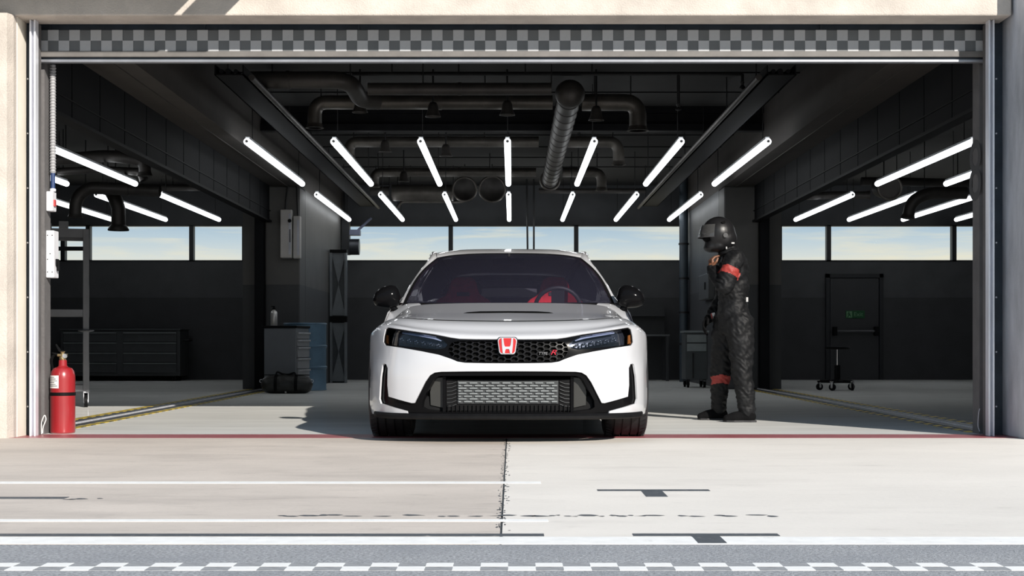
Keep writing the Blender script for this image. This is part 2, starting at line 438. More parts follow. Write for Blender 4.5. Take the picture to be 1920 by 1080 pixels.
# --- shell
struct('ceiling', 'dark concrete ceiling slab of the garage', 'ceiling', MB().box(-11.3, 11.3, 10.40, DB + .3, ZC, ZC + .25).build('ceiling', M_ceil))
for s, nm in ((-1, 'left'), (1, 'right')):
    struct(f'wall_far_{nm}', f'dark outer side wall of the {nm} bay', 'wall', MB().box(s * 11, s * 11.3, 10.66, DB + .3, 0, ZC).build('wall', M_wallp))
WZ0, WZ1 = 2.102, 2.745
wb = thing('wall_back', 'dark two-tone back wall under and over the strip windows', 'wall', kind='structure')
MB().box(-11, 11, DB, DB + .3, 0, WZ0).build('wall_lower', M_wallp, wb)
MB().box(-11, 11, DB, DB + .3, WZ1, ZC).build('wall_upper', M_wallp, wb)
bx = lambda p: (p - 960) * DB / F
spans = [[-30, 118, 165, 359, 458], [645, 845, 1080.5, 1280], [1462, 1554, 1789, 1960]]
MB().box(-11, bx(-30), DB, DB + .3, WZ0, WZ1).build('wall_pier', M_wallp, wb)
MB().box(bx(458), bx(645), DB, DB + .3, WZ0, WZ1).build('wall_pier', M_wallp, wb)
MB().box(bx(1280), bx(1462), DB, DB + .3, WZ0, WZ1).build('wall_pier', M_wallp, wb)
MB().box(bx(1960), 11, DB, DB + .3, WZ0, WZ1).build('wall_pier', M_wallp, wb)
wn = 1
where = ['in the left bay', 'behind the car', 'in the right bay']
for si, sp in enumerate(spans):
    for i in range(len(sp) - 1):
        a, b = bx(sp[i]), bx(sp[i + 1])
        t = thing(f'window_{wn}', f'{ORD[i]} strip window pane from the left {where[si]}, showing the sky', 'window', kind='structure', group='strip windows'); wn += 1
        h = .038
        mb = MB().box(a, a + h, DB - .02, DB + .12, WZ0, WZ1).box(b - h, b, DB - .02, DB + .12, WZ0, WZ1).box(a, b, DB - .02, DB + .12, WZ0, WZ0 + .02).box(a, b, DB - .02, DB + .12, WZ1 - .02, WZ1)
        mb.build('window_frame', M_frame, t)
        MB().box(a + h, b - h, DB + .05, DB + .056, WZ0 + .02, WZ1 - .02).build('pane', M_wglass, t)
        if si == 0 and i < 2:
            zz = CH - (466 - HZ) * DB / F
            MB().box(a + h, b - h, DB - .01, DB + .1, zz - .035, zz + .035).build('muntin', M_frame, t)
# emergency exit in the right bay
dx0, dx1 = bx(1553), bx(1650)
dr = thing('door_1', 'dark emergency exit door in the back wall of the right bay', 'door', (0, DB, 0), kind='structure')
M_door = mat('exit_door_paint', (.040, .041, .045), .45, var=.1, scale=3)
MB().box(dx0 + .03, dx1 - .03, -.03, 0, .01, 1.80).build('door_leaf', M_door, dr, bev=.004)
MB().box(dx0 - .05, dx0 + .02, -.05, 0, 0, 1.88).box(dx1 - .02, dx1 + .05, -.05, 0, 0, 1.88).box(dx0 - .05, dx1 + .05, -.05, 0, 1.81, 1.88).build('door_frame', M_frame, dr)
zb = CH - (621 - HZ) * DB / F
pb = MB().cyl((dx0 + .13, -.11, zb), (dx1 - .10, -.11, zb), .022, 12).build('push_bar', mat('push_bar_grey', (.10, .10, .11), .3, metal=.5), dr, smooth=40)
for xx in (dx0 + .10, dx1 - .09):
    MB().box(xx - .035, xx + .035, -.14, -.03, zb - .08, zb + .08).build('bar_bracket', M_black, pb, bev=.01)
M_green = mat('exit_sign_green', (.006, .085, .025), .5, var=.08)
M_pale = mat('exit_sign_pale', (.14, .30, .16), .5, var=.06)
es = thing('exit_sign', 'green emergency exit sign on the dark door', 'sign', at(1603.5, 589.5, DB - .045))
MB().box(-.17, .17, 0, .014, -.068, .068).build('sign_plate', M_green, es, bev=.003)
link('lettering', text_mesh('Exit', .105, .0015, M_pale), es, loc=(.055, -.003, 0), rot=(PI / 2, 0, 0))
MB().box(-.155, -.055, -.002, 0, -.055, .055).build('pictogram_field', M_pale, es)
rm = MB()
for (a, b, r) in [((-.115, .018), (-.095, -.012), .010), ((-.095, -.012), (-.075, -.040), .007), ((-.095, -.012), (-.118, -.022), .007), ((-.118, -.022), (-.135, -.045), .007), ((-.115, .018), (-.085, .008), .005), ((-.115, .018), (-.138, .002), .005)]:
    rm.tube([(a[0], -.004, a[1]), (b[0], -.004, b[1])], r, 6)
rm.ball((-.112, -.004, .036), (.011, .004, .011), 10, 6)
rm.build('running_figure', M_green, es)

# --- partitions between the bays
PWD = 20.9
for s, nm in ((-1, 'left'), (1, 'right')):
    struct(f'wall_partition_{nm}', f'two-tone partition wall behind the {nm} column', 'wall', MB().box(s * PI_, s * (PX - .1), PWD + .55, DB, 0, ZB).build('partition', M_wallp if s > 0 else M_col))
    struct(f'wall_column_{nm}', f'two-tone painted concrete column between middle and {nm} bay', 'column', MB().box(s * PI_, s * PX, PWD, PWD + .55, 0, ZB).build('column', M_col, bev=.02))
    struct(f'ceiling_beam_{nm}', f'long concrete ceiling beam over the {nm} partition track', 'beam', MB().box(s * PI_, s * PX, 10.66, DB, ZB, ZC).box(s * (PI_ + .16), s * (PI_ + .165), 10.66, PWD, ZB - .012, ZB).build('beam', M_beam, bev=.01))
    hd = thing('partition_header', f'row of dark hanging header panels under the {nm} ceiling beam', 'partition', kind='structure')
    mp_ = MB().box(-.035, .035, .012, .768, 0, ZB - 2.37).mesh('header_panel', M_panel)
    for k in range(13):
        link('header_panel', mp_, hd, loc=(s * 3.43, 10.70 + k * .78, 2.37))
    MB().box(s * 3.375, s * 3.485, 10.66, PWD, 2.345, 2.372).build('header_rail', M_black, hd)
    MB().box(s * 3.385, s * 3.475, 10.66, PWD, 2.50, 2.51).build('header_moulding', M_black, hd)
    struct(f'door_frame_{nm}', f'dark steel door post beside the {nm} column', 'post', MB().box(s * 3.475, s * 3.60, PWD - .1, PWD + .25, 0, 2.45).build('post', M_panel))
    struct(f'wall_pier_{nm}', f'pale two-tone pier behind the {nm} door post', 'pier', MB().box(s * 3.60, s * 3.80, PWD + .1, PWD + .6, 0, ZB).build('pier', M_col))
    # floor track with hazard tape
    tk = thing('floor_track', f'steel floor track edged with hazard tape on the {nm}', 'floor track', kind='structure')
    M_track = mat('track_steel', (.10, .10, .105), .35, metal=.7, var=.2, scale=6)
    MB().box(s * 3.36, s * 3.62, 10.66, PWD, .0005, .004).build('track_bed', mat('track_bed_dark', (.02, .02, .021), .4), tk)
    MB().box(s * 3.44, s * 3.46, 10.66, PWD, .002, .016).build('rail', M_galv, tk)
    MB().box(s * 3.50, s * 3.54, 10.66, PWD, .002, .012).build('rail', M_track, tk)
    hz = MATS.get('hazard_tape')
    if hz is None:
        hz = bpy.data.materials.new('hazard_tape'); hz.use_nodes = True; MATS['hazard_tape'] = hz
        t_ = hz.node_tree; b_ = t_.nodes['Principled BSDF']; b_.inputs['Roughness'].default_value = .5
        tc_ = N(t_, 'ShaderNodeTexCoord'); mp2_ = N(t_, 'ShaderNodeMapping'); mp2_.inputs['Rotation'].default_value = (0, 0, math.radians(45)); mp2_.inputs['Scale'].default_value = (1, 1, 1)
        wv = N(t_, 'ShaderNodeTexWave', i_Scale=1.7); wv.bands_direction = 'X'
        rp_ = ramp(t_, [(.5, (.012, .012, .012)), (.52, (.72, .52, .03))])
        t_.links.new(tc_.outputs['Object'], mp2_.inputs[0]); t_.links.new(mp2_.outputs[0], wv.inputs['Vector']); t_.links.new(wv.outputs['Fac'], rp_.inputs[0]); t_.links.new(rp_.outputs[0], b_.inputs['Base Color'])
    MB().box(s * 3.27, s * 3.34, 10.70, PWD, .0005, .003).build('hazard_tape', hz, tk)
    MB().box(s * 3.64, s * 3.72, 10.70, PWD, .0005, .003).build('hazard_tape', hz, tk)
# crumbled dark dirt along the slab joint
rnd = random.Random(11)
mbj = MB()
for k in range(260):
    y = 4.8 + 5.1 * rnd.random(); s = rnd.choice((-1, 1)); w = rnd.uniform(.002, .012) * (1.5 if rnd.random() < .15 else 1); l = rnd.uniform(.01, .05)
    x = JX + s * (.003 + abs(rnd.gauss(0, .010)))
    mbj.add([(x - w / 2, y, .0006), (x, y - l / 2, .0006), (x + w / 2, y + l * .1, .0006), (x, y + l / 2, .0006)], [(0, 1, 2, 3)])
mbj.build('joint_dirt', M_dpaint, apron)['kind'] = 'stuff'
# ================================================================== THE CAR
M_white = mat('white_pearl_paint', (.49, .495, .515), .30, var=.015, scale=3, coat=1.0, spec=.5)
M_gloss = mat('gloss_black_trim', (.004, .004, .0045), .14, var=.1, spec=.07)
M_matte = mat('matte_black_plastic', (.006, .006, .0065), .55, var=.2, scale=20, spec=.08)
M_cavity = mat('intake_shadow_black', (.003, .003, .003), .8, var=.2, spec=.1)
M_rub = mat('tyre_rubber', (.010, .010, .0115), .62, var=.2, scale=14, bump=.08)
M_silver = mat('intercooler_alloy', (.24, .255, .26), .38, metal=.55, var=.15, scale=30)
M_chrome = mat('chrome', (.75, .75, .77), .12, metal=1.0, var=.04)
M_badge = mat('badge_red_enamel', (.42, .018, .016), .2, var=.08, coat=.5)
M_cglass = glass('windscreen_glass', (.82, .79, .88), .92, diffuse_mix=.05, diffuse_col=(.22, .22, .36))  # purple diffuse mixed in stands for the sky reflected on the windscreen
M_sglass = glass('tinted_side_glass', (.16, .16, .19), .8)
M_lens = glass('headlamp_lens', (.62, .65, .72), .9)
M_seat = mat('red_seat_fabric', (.60, .016, .03), .8, var=.2, scale=25)
M_dash = mat('dark_dashboard', (.015, .015, .018), .6, var=.15)
M_amber = mat('amber_marker', (.55, .20, .05), .25, var=.1)
M_drl = mat('daytime_lamp_diffuser', (.55, .58, .72), .25, var=.06)
M_lampin = mat('headlamp_bezel', (.075, .08, .095), .3, var=.3, scale=30, metal=.3)
M_rim = mat('black_alloy_wheel', (.02, .02, .022), .3, metal=.5, var=.1)

CX, CY = -.024, 10.30
car = thing('car', 'white hatchback with black grille and red badge parked facing outward in the entrance', 'car', (CX, CY, 0))

XL = [0, .30, .55, .70, .78, .84, .885, .912, .926]
ROWS = [
    [(x * k, y, .172) for x, y, k in zip(XL, [-.900, -.890, -.845, -.775, -.70, -.615, -.515, -.41, -.328], [1, 1, 1, 1, .995, .993, .99, .99, .99])],
    [(x, y, .240) for x, y in zip(XL, [-.908, -.897, -.85, -.783, -.708, -.622, -.524, -.418, -.351])],
    [(x, y, .330) for x, y in zip(XL, [-.913, -.902, -.855, -.788, -.713, -.628, -.530, -.422, -.360])],
    [(x, y, .450) for x, y in zip(XL, [-.915, -.903, -.855, -.788, -.712, -.626, -.526, -.416, -.336])],
    [(0, -.912, .55), (.30, -.90, .55), (.55, -.845, .555), (.70, -.76, .56), (.785, -.665, .565), (.845, -.555, .57), (.888, -.445, .57), (.917, -.345, .565), (.934, -.275, .552)],
    [(0, -.885, .667), (.30, -.87, .672), (.55, -.80, .70), (.70, -.70, .725), (.785, -.585, .735), (.85, -.47, .735), (.895, -.36, .715), (.93, -.25, .69), (.945, -.15, .647)],
    [(0, -.79, .716), (.30, -.775, .722), (.55, -.70, .742), (.69, -.59, .762), (.775, -.46, .775), (.84, -.33, .772), (.892, -.20, .748), (.932, -.10, .712), (.949, -.06, .675)],
    [(0, -.60, .782), (.30, -.585, .786), (.55, -.52, .795), (.68, -.42, .806), (.765, -.28, .808), (.835, -.14, .792), (.895, -.04, .757), (.935, .02, .716), (.951, .04, .678)],
    [(0, -.05, .858), (.30, -.04, .857), (.55, -.02, .852), (.68, .02, .842), (.765, .06, .825), (.84, .10, .795), (.90, .13, .755), (.938, .15, .71), (.951, .16, .643)],
    [(0, .50, .933), (.30, .51, .932), (.55, .54, .926), (.68, .56, .915), (.745, .57, .895), (.82, .55, .835), (.89, .50, .765), (.935, .45, .69), (.95, .34, .44)],
]
G = np.array(ROWS, float)
NR, NC = G.shape[:2]
def pad_grid(G):
    mir = G[:, 1:2, :].copy(); mir[:, :, 0] *= -1
    g = np.concatenate([mir, G, 2 * G[:, -1:] - G[:, -2:-1]], axis=1)
    return np.concatenate([2 * g[:1] - g[1:2], g, 2 * g[-1:] - g[-2:-1]], axis=0)
GP = pad_grid(G)
def crw(t):
    return np.stack([-.5 * t + t * t - .5 * t ** 3, 1 - 2.5 * t * t + 1.5 * t ** 3, .5 * t + 2 * t * t - 1.5 * t ** 3, -.5 * t * t + .5 * t ** 3], -1)
def SURF(u, v):
    u = np.clip(np.asarray(u, float), 0, NC - 1); v = np.clip(np.asarray(v, float), 0, NR - 1)
    iu = np.minimum(np.floor(u).astype(int), NC - 2); iv = np.minimum(np.floor(v).astype(int), NR - 2)
    wu = crw(u - iu); wv = crw(v - iv)
    r = np.zeros(u.shape + (3,))
    for a in range(4):
        for b in range(4):
            r += (wv[..., a] * wu[..., b])[..., None] * GP[iv + a, iu + b]
    return r
def SNRM(u, v, e=1e-3):
    u = np.asarray(u, float); v = np.asarray(v, float)
    uu = np.clip(u, e, NC - 1 - e); vv = np.clip(v, e, NR - 1 - e)
    n = np.cross(SURF(uu + e, vv) - SURF(uu - e, vv), SURF(uu, vv + e) - SURF(uu, vv - e))
    n[..., 0] = np.where(u < 1e-6, 0.0, n[..., 0])
    return n / np.maximum(np.linalg.norm(n, axis=-1, keepdims=True), 1e-9)
def PROJ(P):
    d = CY + P[..., 1]
    return np.stack([P[..., 0] * F / d, HZ - (P[..., 2] - CH) * F / d], -1)
_uu, _vv = np.meshgrid(np.linspace(0, NC - 1, 170), np.linspace(0, NR - 1, 200))
_pp = PROJ(SURF(_uu, _vv)).reshape(-1, 2)
_facing = (SNRM(_uu, _vv)[..., 1] < .15).reshape(-1)
_uvs = np.stack([_uu.reshape(-1), _vv.reshape(-1)], -1)[_facing]; _pp = _pp[_facing]
def INV(pts):
    """photograph offsets (|px - car centre|, row) -> surface parameters"""
    Q = np.asarray(pts, float); res = []
    for q in Q:
        k = int(np.argmin(((_pp - q) ** 2).sum(1))); uv = _uvs[k].copy()
        for _ in range(6):
            p = PROJ(SURF(uv[0], uv[1])); e = 1e-3
            J = np.stack([(PROJ(SURF(uv[0] + e, uv[1])) - p) / e, (PROJ(SURF(uv[0], uv[1] + e)) - p) / e], -1)
            try: st = np.linalg.solve(J, q - p)
            except Exception: break
            uv = np.clip(uv + np.clip(st, -.2, .2), (0, 0), (NC - 1, NR - 1))
        res.append(uv)
    return np.array(res)
CPX = 953.0
def poly_px(pts, dens=6.0):
    """trace given on the left half of the photographed car -> closed uv polygon"""
    q = [(abs(CPX - x), y) for x, y in pts]; o = []
    for i in range(len(q)):
        a, b = np.array(q[i]), np.array(q[(i + 1) % len(q)])
        if a[0] < .5 and b[0] < .5:
            o.append(tuple(a)); continue
        n = max(1, int(np.linalg.norm(b - a) / dens))
        o += [tuple(a + (b - a) * k / n) for k in range(n)]
    uv = INV(o)
    uv[:, 0] = np.where(np.array([p[0] for p in o]) < .5, 0.0, uv[:, 0])
    return uv
def inside(poly, p):
    x, y = p[..., 0], p[..., 1]; r = np.zeros(x.shape, bool); n = len(poly)
    for i in range(n):
        x1, y1 = poly[i]; x2, y2 = poly[(i + 1) % n]
        if y1 == y2: continue
        c = ((y1 > y) != (y2 > y)) & (x < (x2 - x1) * (y - y1) / (y2 - y1) + x1)
        r ^= c
    return r
T_front = [(953, 635.5), (932, 635.8), (890, 635.6), (862, 635.0), (845, 632.5), (814, 626.2), (768, 619.6), (740, 615.6), (727, 613.6), (722.5, 617), (719.5, 630), (718.5, 641), (722, 647.6), (757, 652.8), (790, 658.6), (823, 665.2), (846, 673), (858, 678), (872, 680.2), (910, 681), (953, 681.2)]
T_lens = [(727, 616.0), (745, 619.4), (770, 623.2), (800, 627.6), (818, 631.2), (830, 636.5), (839, 646), (834, 652.6), (822, 655.2), (790, 652.4), (757, 649.2), (724, 645.8), (720.8, 640), (721.8, 628)]
T_grille = [(953, 638.5), (905, 638.2), (862, 638.5), (848, 641), (842, 648), (840, 658), (846, 668), (860, 675.5), (874, 678), (910, 678.8), (953, 679)]
T_black = [(953, 696.0), (880, 696.3), (827, 697), (815, 698.6), (806, 704), (797, 717), (777.5, 755.5), (772, 755.8), (750, 750), (728.5, 743.6), (726.3, 722), (726.8, 690), (724, 683), (720, 681.5), (717, 684), (713.5, 706), (711, 748), (713.5, 756.5), (735, 763.5), (763, 771), (768, 790), (953, 795)]
T_intake = [(953, 704.5), (826, 704.8), (817, 707), (811, 713), (790, 752), (789, 764), (797, 769), (830, 774), (953, 774.5)]
T_slot = [(953, 583.2), (900, 583.6), (876, 585.2), (868, 587.4), (880, 587.6), (953, 586.8)]
UV = {k: poly_px(p) for k, p in dict(front=T_front, lens=T_lens, grille=T_grille, black=T_black, intake=T_intake, slot=T_slot).items()}
UV['black'] = np.array([(u, -.3 if py > 780 else v) for (u, v), py in zip(UV['black'], [HZ if v > .02 else 790 for u, v in UV['black']])])
gp = [(0, 7.02), (2.0, 7.02), (3.2, 7.03), (3.75, 7.10), (4.10, 7.35), (4.22, 7.8), (4.25, 8.4), (4.22, 9.2)]
def gap_poly(w):
    P_ = [Vector(p) for p in gp]; a = []; b = []
    pts = [P_[0].lerp(P_[0], 0)]
    pts = []
    for i in range(len(P_) - 1):
        for k in range(6): pts.append(P_[i].lerp(P_[i + 1], k / 6))
    pts.append(P_[-1])
    for i, p in enumerate(pts):
        t = (pts[min(i + 1, len(pts) - 1)] - pts[max(i - 1, 0)]).normalized(); n = Vector((-t.y, t.x))
        if i == 0: n = Vector((0, 1))
        a.append(p + n * w); b.append(p - n * w)
    return np.array([tuple(q) for q in a + b[::-1]]), np.array([(0, 9.5)] + [tuple(q) for q in a])
UV['gap'], UV['hood'] = gap_poly(.042)
# one constrained triangulation of the half surface; every panel shares its outline
pts = []; edges = []
def add_poly(P):
    o = len(pts); pts.extend([tuple(map(float, p)) for p in P]); n = len(P)
    edges.extend([(o + i, o + (i + 1) % n) for i in range(n)])
for k in ('front', 'lens', 'grille', 'black', 'intake', 'slot', 'gap'): add_poly(UV[k])
allseg = np.array([(pts[a], pts[b]) for a, b in edges])
gu, gv = np.meshgrid(np.linspace(0, NC - 1, 8 * (NC - 1) + 1), np.linspace(0, NR - 1, 9 * (NR - 1) + 1))
gpt = np.stack([gu.ravel(), gv.ravel()], -1)
A = allseg[:, 0]; Bv = allseg[:, 1] - A; L2 = np.maximum((Bv ** 2).sum(1), 1e-12)
tt = np.clip(((gpt[:, None] - A[None]) * Bv[None]).sum(-1) / L2[None], 0, 1)
dist = np.sqrt((((A[None] + tt[..., None] * Bv[None]) - gpt[:, None]) ** 2).sum(-1)).min(1)
onb = (gpt[:, 0] < 1e-6) | (gpt[:, 0] > NC - 1 - 1e-6) | (gpt[:, 1] < 1e-6) | (gpt[:, 1] > NR - 1 - 1e-6)
for p in gpt[(dist > .035) | onb]: pts.append((float(p[0]), float(p[1])))
rv, re_, rf, *_ = delaunay_2d_cdt([Vector(p) for p in pts], edges, [], 0, 1e-5)
TV = np.array([tuple(p) for p in rv]); TF = np.array([tuple(f) for f in rf if len(f) == 3])
cen = TV[TF].mean(1)
okr = (cen[:, 0] > 0) & (cen[:, 0] < NC - 1) & (cen[:, 1] > 0) & (cen[:, 1] < NR - 1)
a_ = TV[TF]; area = (a_[:, 1, 0] - a_[:, 0, 0]) * (a_[:, 2, 1] - a_[:, 0, 1]) - (a_[:, 2, 0] - a_[:, 0, 0]) * (a_[:, 1, 1] - a_[:, 0, 1])
TF = np.where((area < 0)[:, None], TF[:, ::-1], TF)
okr &= np.abs(area) > 1e-7
IN = {k: inside(UV[k], cen) for k in UV}
reg = np.full(len(TF), 'skin', dtype=object)
reg[IN['hood']] = 'hood'; reg[IN['gap']] = 'gap'
reg[IN['front']] = 'trim'; reg[IN['lens']] = 'lens'; reg[IN['grille'] & ~IN['lens']] = 'grille'
reg[IN['black']] = 'black'; reg[IN['intake']] = 'intake'; reg[IN['slot']] = 'slot'
reg[~okr] = 'none'
SV = SURF(TV[:, 0], TV[:, 1]); SN = SNRM(TV[:, 0], TV[:, 1])
def region(name, key, m, offset=0.0, flange=0.0, parent=None, sides=(1, -1), joined=True):
    """panel cut from the body surface, pushed inward by offset, its rim turned inward by flange"""
    tris = TF[reg == key]
    use = np.unique(tris); mp_ = -np.ones(len(TV), int); mp_[use] = np.arange(len(use))
    P0 = SV[use] - SN[use] * offset; N0 = SN[use]; T0 = mp_[tris]; UVu = TV[use]
    V = []; Fc = []; LN = []
    cnt = {}
    for t in T0:
        for i in range(3):
            e = (t[i], t[(i + 1) % 3]); cnt[tuple(sorted(e))] = cnt.get(tuple(sorted(e)), 0) + 1
    rim = [(t[i], t[(i + 1) % 3]) for t in T0 for i in range(3) if cnt[tuple(sorted((t[i], t[(i + 1) % 3])))] == 1]
    rim = [e for e in rim if not (UVu[e[0], 0] < 1e-5 and UVu[e[1], 0] < 1e-5)]
    for s in sides:
        o = len(V); k = np.array([s, 1, 1])
        V += [tuple(p * k) for p in P0]
        for t in T0:
            f = tuple(int(i) for i in (t if s > 0 else t[::-1]))
            Fc.append(tuple(i + o for i in f)); LN += [tuple(N0[i] * k) for i in f]
        if flange:
            for a, b in rim:
                q = [P0[a], P0[a] - N0[a] * flange, P0[b] - N0[b] * flange, P0[b]]
                if s < 0: q = q[::-1]
                q = [p * k for p in q]
                n = np.cross(q[1] - q[0], q[2] - q[0]); n = n / max(np.linalg.norm(n), 1e-9)
                o2 = len(V); V += [tuple(p) for p in q]; Fc.append((o2, o2 + 1, o2 + 2, o2 + 3)); LN += [tuple(n)] * 4
    me = bpy.data.meshes.new(name); me.from_pydata(V, [], Fc); me.update()
    me.polygons.foreach_set('use_smooth', [True] * len(me.polygons))
    me.normals_split_custom_set(LN)
    me.materials.append(m)
    return link(name, me, car if parent is None else parent)
bumper = region('front_body', 'skin', M_white, 0, .012)
hood = region('hood', 'hood', M_white, 0, 0)
region('hood_gap', 'gap', M_cavity, -.0005, 0)
slot = region('hood_vent', 'slot', M_cavity, .003, 0)
trim = region('upper_grille_surround', 'trim', M_gloss, .006, .06)
region('grille_back', 'grille', M_cavity, .035, 0, trim)
blk = region('lower_bumper_trim', 'black', M_gloss, .018, .07)
def on_surf(sx, py, off=0.0):
    """car-space points for photograph offsets (signed sx from the car centre, row)"""
    sx = np.asarray(sx, float); py = np.asarray(py, float)
    uv = INV(np.stack([np.abs(sx), py], -1))
    P_ = SURF(uv[:, 0], uv[:, 1]) - SNRM(uv[:, 0], uv[:, 1]) * off
    P_[:, 0] *= np.where(sx < 0, -1, 1)
    return P_
# honeycomb of the upper grille
cells = []
GRP = np.array([(CPX - x, y) for x, y in T_grille] + [(-(CPX - x), y) for x, y in T_grille[::-1]])
for i in range(-9, 10):
    for j in range(-4, 5):
        c = (i * 12.2, 659 + j * 9.4 + (4.7 if i % 2 else 0))
        if inside(GRP, np.array([[c[0], c[1]]]))[0]: cells.append(c)
mb = MB(); hexd = [(8.1, 0), (4.05, 4.65), (-4.05, 4.65), (-8.1, 0), (-4.05, -4.65), (4.05, -4.65)]
qx = []; qy = []
for c in cells:
    for sc_ in (1.0, .80):
        for h in hexd:
            qx.append(c[0] + h[0] * sc_); qy.append(min(679, max(638.5, c[1] + h[1] * sc_)))
A0 = on_surf(qx, qy, .010); A1 = on_surf(qx, qy, .034)
for ci in range(len(cells)):
    b0 = ci * 12; vs = [tuple(A0[b0 + k]) for k in range(12)] + [tuple(A1[b0 + 6 + k]) for k in range(6)]
    fs = [(k, 6 + k, 6 + (k + 1) % 6, (k + 1) % 6) for k in range(6)] + [(6 + k, 12 + k, 12 + (k + 1) % 6, 6 + (k + 1) % 6) for k in range(6)]
    mb.add(vs, fs)
hc = mb.build('grille_honeycomb', mat('grille_plastic', (.009, .009, .010), .30, var=.2, spec=.12), trim)
# headlamps
for s, side in ((-1, ''), (1, '')):
    lens = region('headlamp_lens', 'lens', M_lens, .003, .012, sides=(s,))
    lamp = region('headlamp_bowl', 'lens', M_lampin, .055, 0, lens, sides=(s,))
    def strip(poly, off, m, name, th=.006, parent=lens):
        n = len(poly); Pf = on_surf([s * (CPX - x) for x, y in poly], [y for x, y in poly], off)
        Pb = on_surf([s * (CPX - x) for x, y in poly], [y for x, y in poly], off + th)
        vs = [tuple(p) for p in Pf] + [tuple(p) for p in Pb]
        fs = [tuple(range(n)), tuple(range(2 * n - 1, n - 1, -1))] + [(i, (i + 1) % n, n + (i + 1) % n, n + i) for i in range(n)]
        return MB().add(vs, fs).build(name, m, parent)
    strip([(752, 621.6), (775, 624.6), (800, 628.4), (816, 631.8), (827, 636.8), (826, 638.5), (812, 634.2), (795, 630.6), (772, 627.0), (752, 624.0)], .012, M_drl, 'daytime_lamp')
    strip([(720.8, 627), (725.5, 628), (726, 644.5), (721.5, 642)], .010, M_amber, 'side_marker')
    strip([(740, 640), (838, 650), (834, 652), (822, 654.5), (790, 651.8), (740, 646.8)], .022, M_matte, 'lower_bezel')
    for k in range(6):
        c0 = 744 + k * 14.2; r0 = 630.5 + k * 2.35
        md = strip([(c0, r0), (c0 + 11, r0 + 1.5), (c0 + 11, r0 + 9.5), (c0, r0 + 8.2)], .030, M_lampin, 'lamp_module', .02)
        pc = on_surf([s * (CPX - c0 - 5.5)], [r0 + 4.6], .026)[0]
        mbb = MB()
        for (ox, oz) in ((-.010, .004), (.008, -.004), (.0, .009)):
            mbb.ball((pc[0] + ox, pc[1] - .006, pc[2] + oz), .0075, 8, 6)
        mbb.build('projector_lens', M_chrome, md if False else lens, smooth=60)
# badge and lettering
bc = on_surf([-1.5], [648.6], -.012)[0]
bd = bpy.data.objects.new('front_badge', None); COL.objects.link(bd); bd.parent = car; bd.location = tuple(bc); bd.rotation_euler = (math.radians(-9), 0, 0); bd['label'] = 'red and chrome badge in the middle of the grille'
def badge_outline(w, h, n=8):
    P_ = []
    for (cx_, cz_, a0) in ((.34, .24, 0), (-.34, .24, 90), (-.27, -.30, 180), (.27, -.30, 270)):
        for k in range(n + 1):
            a = math.radians(a0 + 90 * k / n); P_.append(((cx_ + .16 * math.cos(a)) * w, (cz_ + (.20 if cz_ < 0 else .22) * math.sin(a)) * h))
    return P_
BW, BH = .122, .112
MB().prism(badge_outline(BW * 1.08, BH * 1.08), .002, .016).build('badge_backing', M_gloss, bd)
MB().prism(badge_outline(BW, BH), -.004, .012).build('badge_rim', mat('badge_silver', (.50, .50, .52), .25, metal=.35), bd, bev=.0015)
MB().prism(badge_outline(BW * .90, BH * .90), -.006, .010).build('badge_field', M_badge, bd)
hp = [(-.30, .43), (-.215, .43), (-.165, .02), (-.12, -.075), (.12, -.075), (.165, .02), (.215, .43), (.30, .43), (.285, .0), (.235, -.46), (.135, -.46), (.11, -.28), (.07, -.215), (-.07, -.215), (-.11, -.28), (-.135, -.46), (-.235, -.46), (-.285, .0)]
M_silv = mat('badge_silver', (.50, .50, .52), .25, metal=.35)
MB().prism([(x * BW, z * BH) for x, z in hp], -.010, .004).build('badge_monogram', M_silv, bd)
tp = on_surf([65, 84], [663, 661], .002)
M_letg = mat('grey_letter_metal', (.22, .22, .23), .3, metal=.6); M_letr = mat('red_letter_enamel', (.42, .015, .035), .25)
ltr = link('type_lettering', text_mesh('TYPE', .026, .003, M_letg, .2), car, loc=tuple(tp[0]), rot=(PI / 2, 0, .12))
ltr['label'] = 'small grey lettering on the grille'
ltr2 = link('letter_r', text_mesh('R', .044, .004, M_letr, .35), car, loc=tuple(tp[1]), rot=(PI / 2, 0, .12)); ltr2.scale = (1.5, 1, 1)
ltr2['label'] = 'red letter on the grille'
# lower intake: cavity, ducts, intercooler
iy = -.80
cav = MB()
cav.box(-.60, .60, iy + .16, iy + .18, .17, .50).box(-.60, .60, iy - .02, iy + .18, .155, .18).box(-.60, .60, iy - .02, iy + .18, .445, .46)
cav.build('intake_cavity', M_cavity, car)
wx = lambda px, d=9.46: (px - CPX) * d / F
wz = lambda py, d=9.46: CH - (py - HZ) * d / F
ic = MB().box(wx(836), wx(1070), iy - .02, iy + .06, wz(771), wz(711)).build('radiator_frame', M_matte, car, bev=.004)
ic2 = MB().box(wx(858), wx(1047), iy - .03, iy + .02, wz(757), wz(714)).build('intercooler', mat('intercooler_dark', (.045, .048, .05), .45, metal=.4, var=.2, scale=40), car)
nrow = 8; fin_m = None
for r in range(nrow):
    z = wz(718 + r * 5.0)
    xs = wx(860); L_ = wx(1045) - wx(860); nseg = 9
    if r % 2 == 0:
        segs = [(k / nseg, (k + .72) / nseg) for k in range(nseg)]
    else:
        segs = [(max(0, (k - .5) / nseg), (k + .22) / nseg) for k in range(nseg)] + [((nseg - .5) / nseg, 1.0)]
    mbf = MB()
    for a, b in segs: mbf.box(xs + L_ * a, xs + L_ * b, iy - .042, iy - .03, z - .0042, z + .0042)
    mbf.build('cooling_fin_row', M_silver, ic2)
